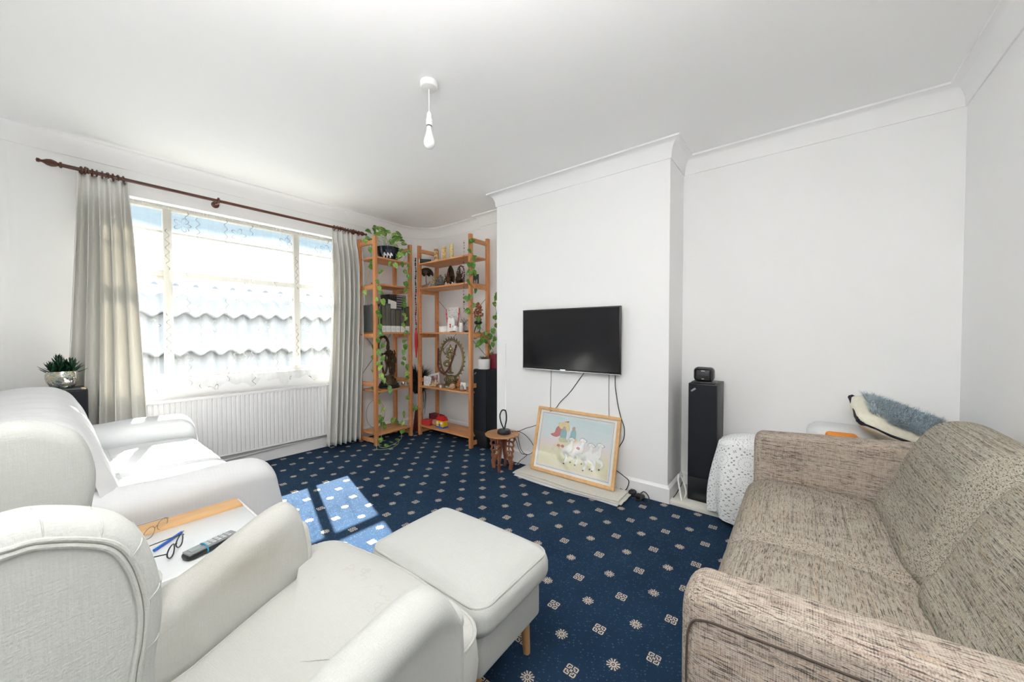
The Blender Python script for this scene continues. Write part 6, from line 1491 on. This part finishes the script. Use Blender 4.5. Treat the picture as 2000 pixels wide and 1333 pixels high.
for i in range(NU):
    row = []
    a = 2*pi*i/NU; ca, sa = cos(a), sin(a)
    for j in range(NV+1):
        v = j/NV
        cxx, cyy = 2.775, .175
        if v < .38:
            q = v/.38; hx, hy = .150*q, .235*q; z = .565-.05*q**2.4
        else:
            q = (v-.38)/.62; hx, hy = .150+.030*sin(q*2.6), .235+.040*sin(q*2.4)+.02*q; z = .515-.485*q**.92
        e_ = 4 if v > .2 else 2.6
        k = (abs(ca)**e_+abs(sa)**e_)**(-1/e_)
        fo = (.020*sin(a*7+1.5)+.012*sin(a*13))*max(0, v-.32)/.68
        x = cxx+(hx+fo)*k*ca; y = cyy+(hy+fo)*k*sa
        x += .012*nz(x*6, y*6, v*3); z += .014*nz(x*9, y*9, 1)*(1 if v < .9 else .3)
        x += -.03*max(0, v-.4)*(ca < -.2); z += .03*sin(a*3+1)*max(0, v-.9)/.1*(v > .9)
        if y > .415 and x > 2.79: y = .415+(y-.415)*.1
        z = max(z, .036 if x > 2.70 else .008)
        vt = bm.verts.new((x, y, z)); uvs[vt] = (a/(2*pi)*1.43, v*.86); row.append(vt)
    g.append(row)
uvl = bm.loops.layers.uv.new('UVMap')
for i in range(NU):
    A, B_ = g[i], g[(i+1) % NU]
    for j in range(NV):
        f = bm.faces.new((A[j], A[j+1], B_[j+1], B_[j]))
        us = [uvs[A[j]], uvs[A[j+1]], uvs[B_[j+1]], uvs[B_[j]]]
        if i == NU-1: us = [us[0], us[1], (1.43, us[2][1]), (1.43, us[3][1])]
        for lp_, uv_ in zip(f.loops, us): lp_[uvl].uv = uv_
bmesh.ops.remove_doubles(bm, verts=bm.verts, dist=1e-5)
o = mb.build('crochet_throw', mk_crochet(), solid=0); tag(o, 'white crochet lace throw heaped beside the tweed sofa in front of the alcove speaker', 'throw')

# ------------------------------------------------------------------ cushions behind the tweed sofa arm
bx_ = T1('blanket_box', 'plain low box behind the far arm of the tweed sofa holding the cushions', 'box', (2.85, -.40, 0)); mb = MB(); mb.box2((2.64, -.66, .032), (3.07, -.09, .54), .01); mb.build('box', M_trim2, bx_)
c = T1('orange_cushion', 'bright orange cushion wedged behind the far arm of the tweed sofa', 'cushion', (2.74, -.2, .55)); mb = MB(); mb.box((2.75, -.20, .595), (.16, .14, .105), .02, 4, rz=.1); mb.build('cushion', flat('orange_cloth', (.85, .28, .01), .7, nz=.05), c)
c = T1('white_cushion', 'white cushion lying flat at the wall behind the orange cushion', 'cushion', (2.93, -.17, .55)); mb = MB(); mb.cushion((2.93, -.20, .60), (.24, .30, .115), .05, .01, 10); mb.build('cushion', M_cot, c)
fur = T1('fluffy_cushion', 'pale blue fluffy cushion with cream back and black crocheted edge behind the tweed sofa', 'cushion', (2.85, -.40, .6))
Mf = Matrix.Translation((2.86, -.435, .715)) @ Matrix.Rotation(radians(24), 4, 'X') @ Matrix.Rotation(radians(-14), 4, 'Y') @ Matrix.Rotation(radians(8), 4, 'Z')
mb = MB(); mb.cushion((0, 0, 0), (.34, .40, .10), .05, .012, 12, M=Mf, pinch=.3); mb.build('cushion', flat('cream_cotton', (.76, .73, .60), .8), fur)
mb = MB()
for i in range(9000):
    x_, y_ = R.uniform(-.155, .155), R.uniform(-.19, .165); zt_ = .050+.012*max(0, 1-(x_/.17)**2)*max(0, 1-(y_/.2)**2)
    if x_ < -.12 and y_ > .1: continue
    p = Mf @ Vector((x_, y_, zt_-.006)); d = Mf.to_3x3() @ Vector((R.uniform(-.9, .9)-.3, R.uniform(-.9, .9), R.uniform(.3, .8))); d.normalize(); L_ = R.uniform(.028, .056)
    s_ = d.cross(Vector((0, 0, 1))).normalized()*.0020
    q = [p-s_, p+s_, p+d*L_*.6+s_*.7-Vector((0, 0, .002)), p+d*L_-Vector((0, 0, .006))]
    bm = mb.bm; vs = [bm.verts.new(a_) for a_ in q]; f_ = bm.faces.new(vs); f_.material_index = R.choice((0, 0, 0, 1))
mb.build('fur', [flat('ice_blue_fur', (.58, .67, .72), .9), flat('slate_blue_fur', (.34, .43, .50), .9)], fur, kind='stuff')
mb = MB(); pe = rrect(.176, .206, .035, 0, 5); 
pe = [Mf @ Vector((a_, b_, 0)) for a_, b_, _ in pe]
mb.tube([p + Vector((0, 0, .003*sin(i*2.1))) for i, p in enumerate(smooth_path(pe, 6, True))], [.0075+.0025*sin(i*1.3) for i in range(len(pe)*6)], 6, True); mb.build('crochet_edge', flat('black_wool', (.015, .016, .03), .9), fur)
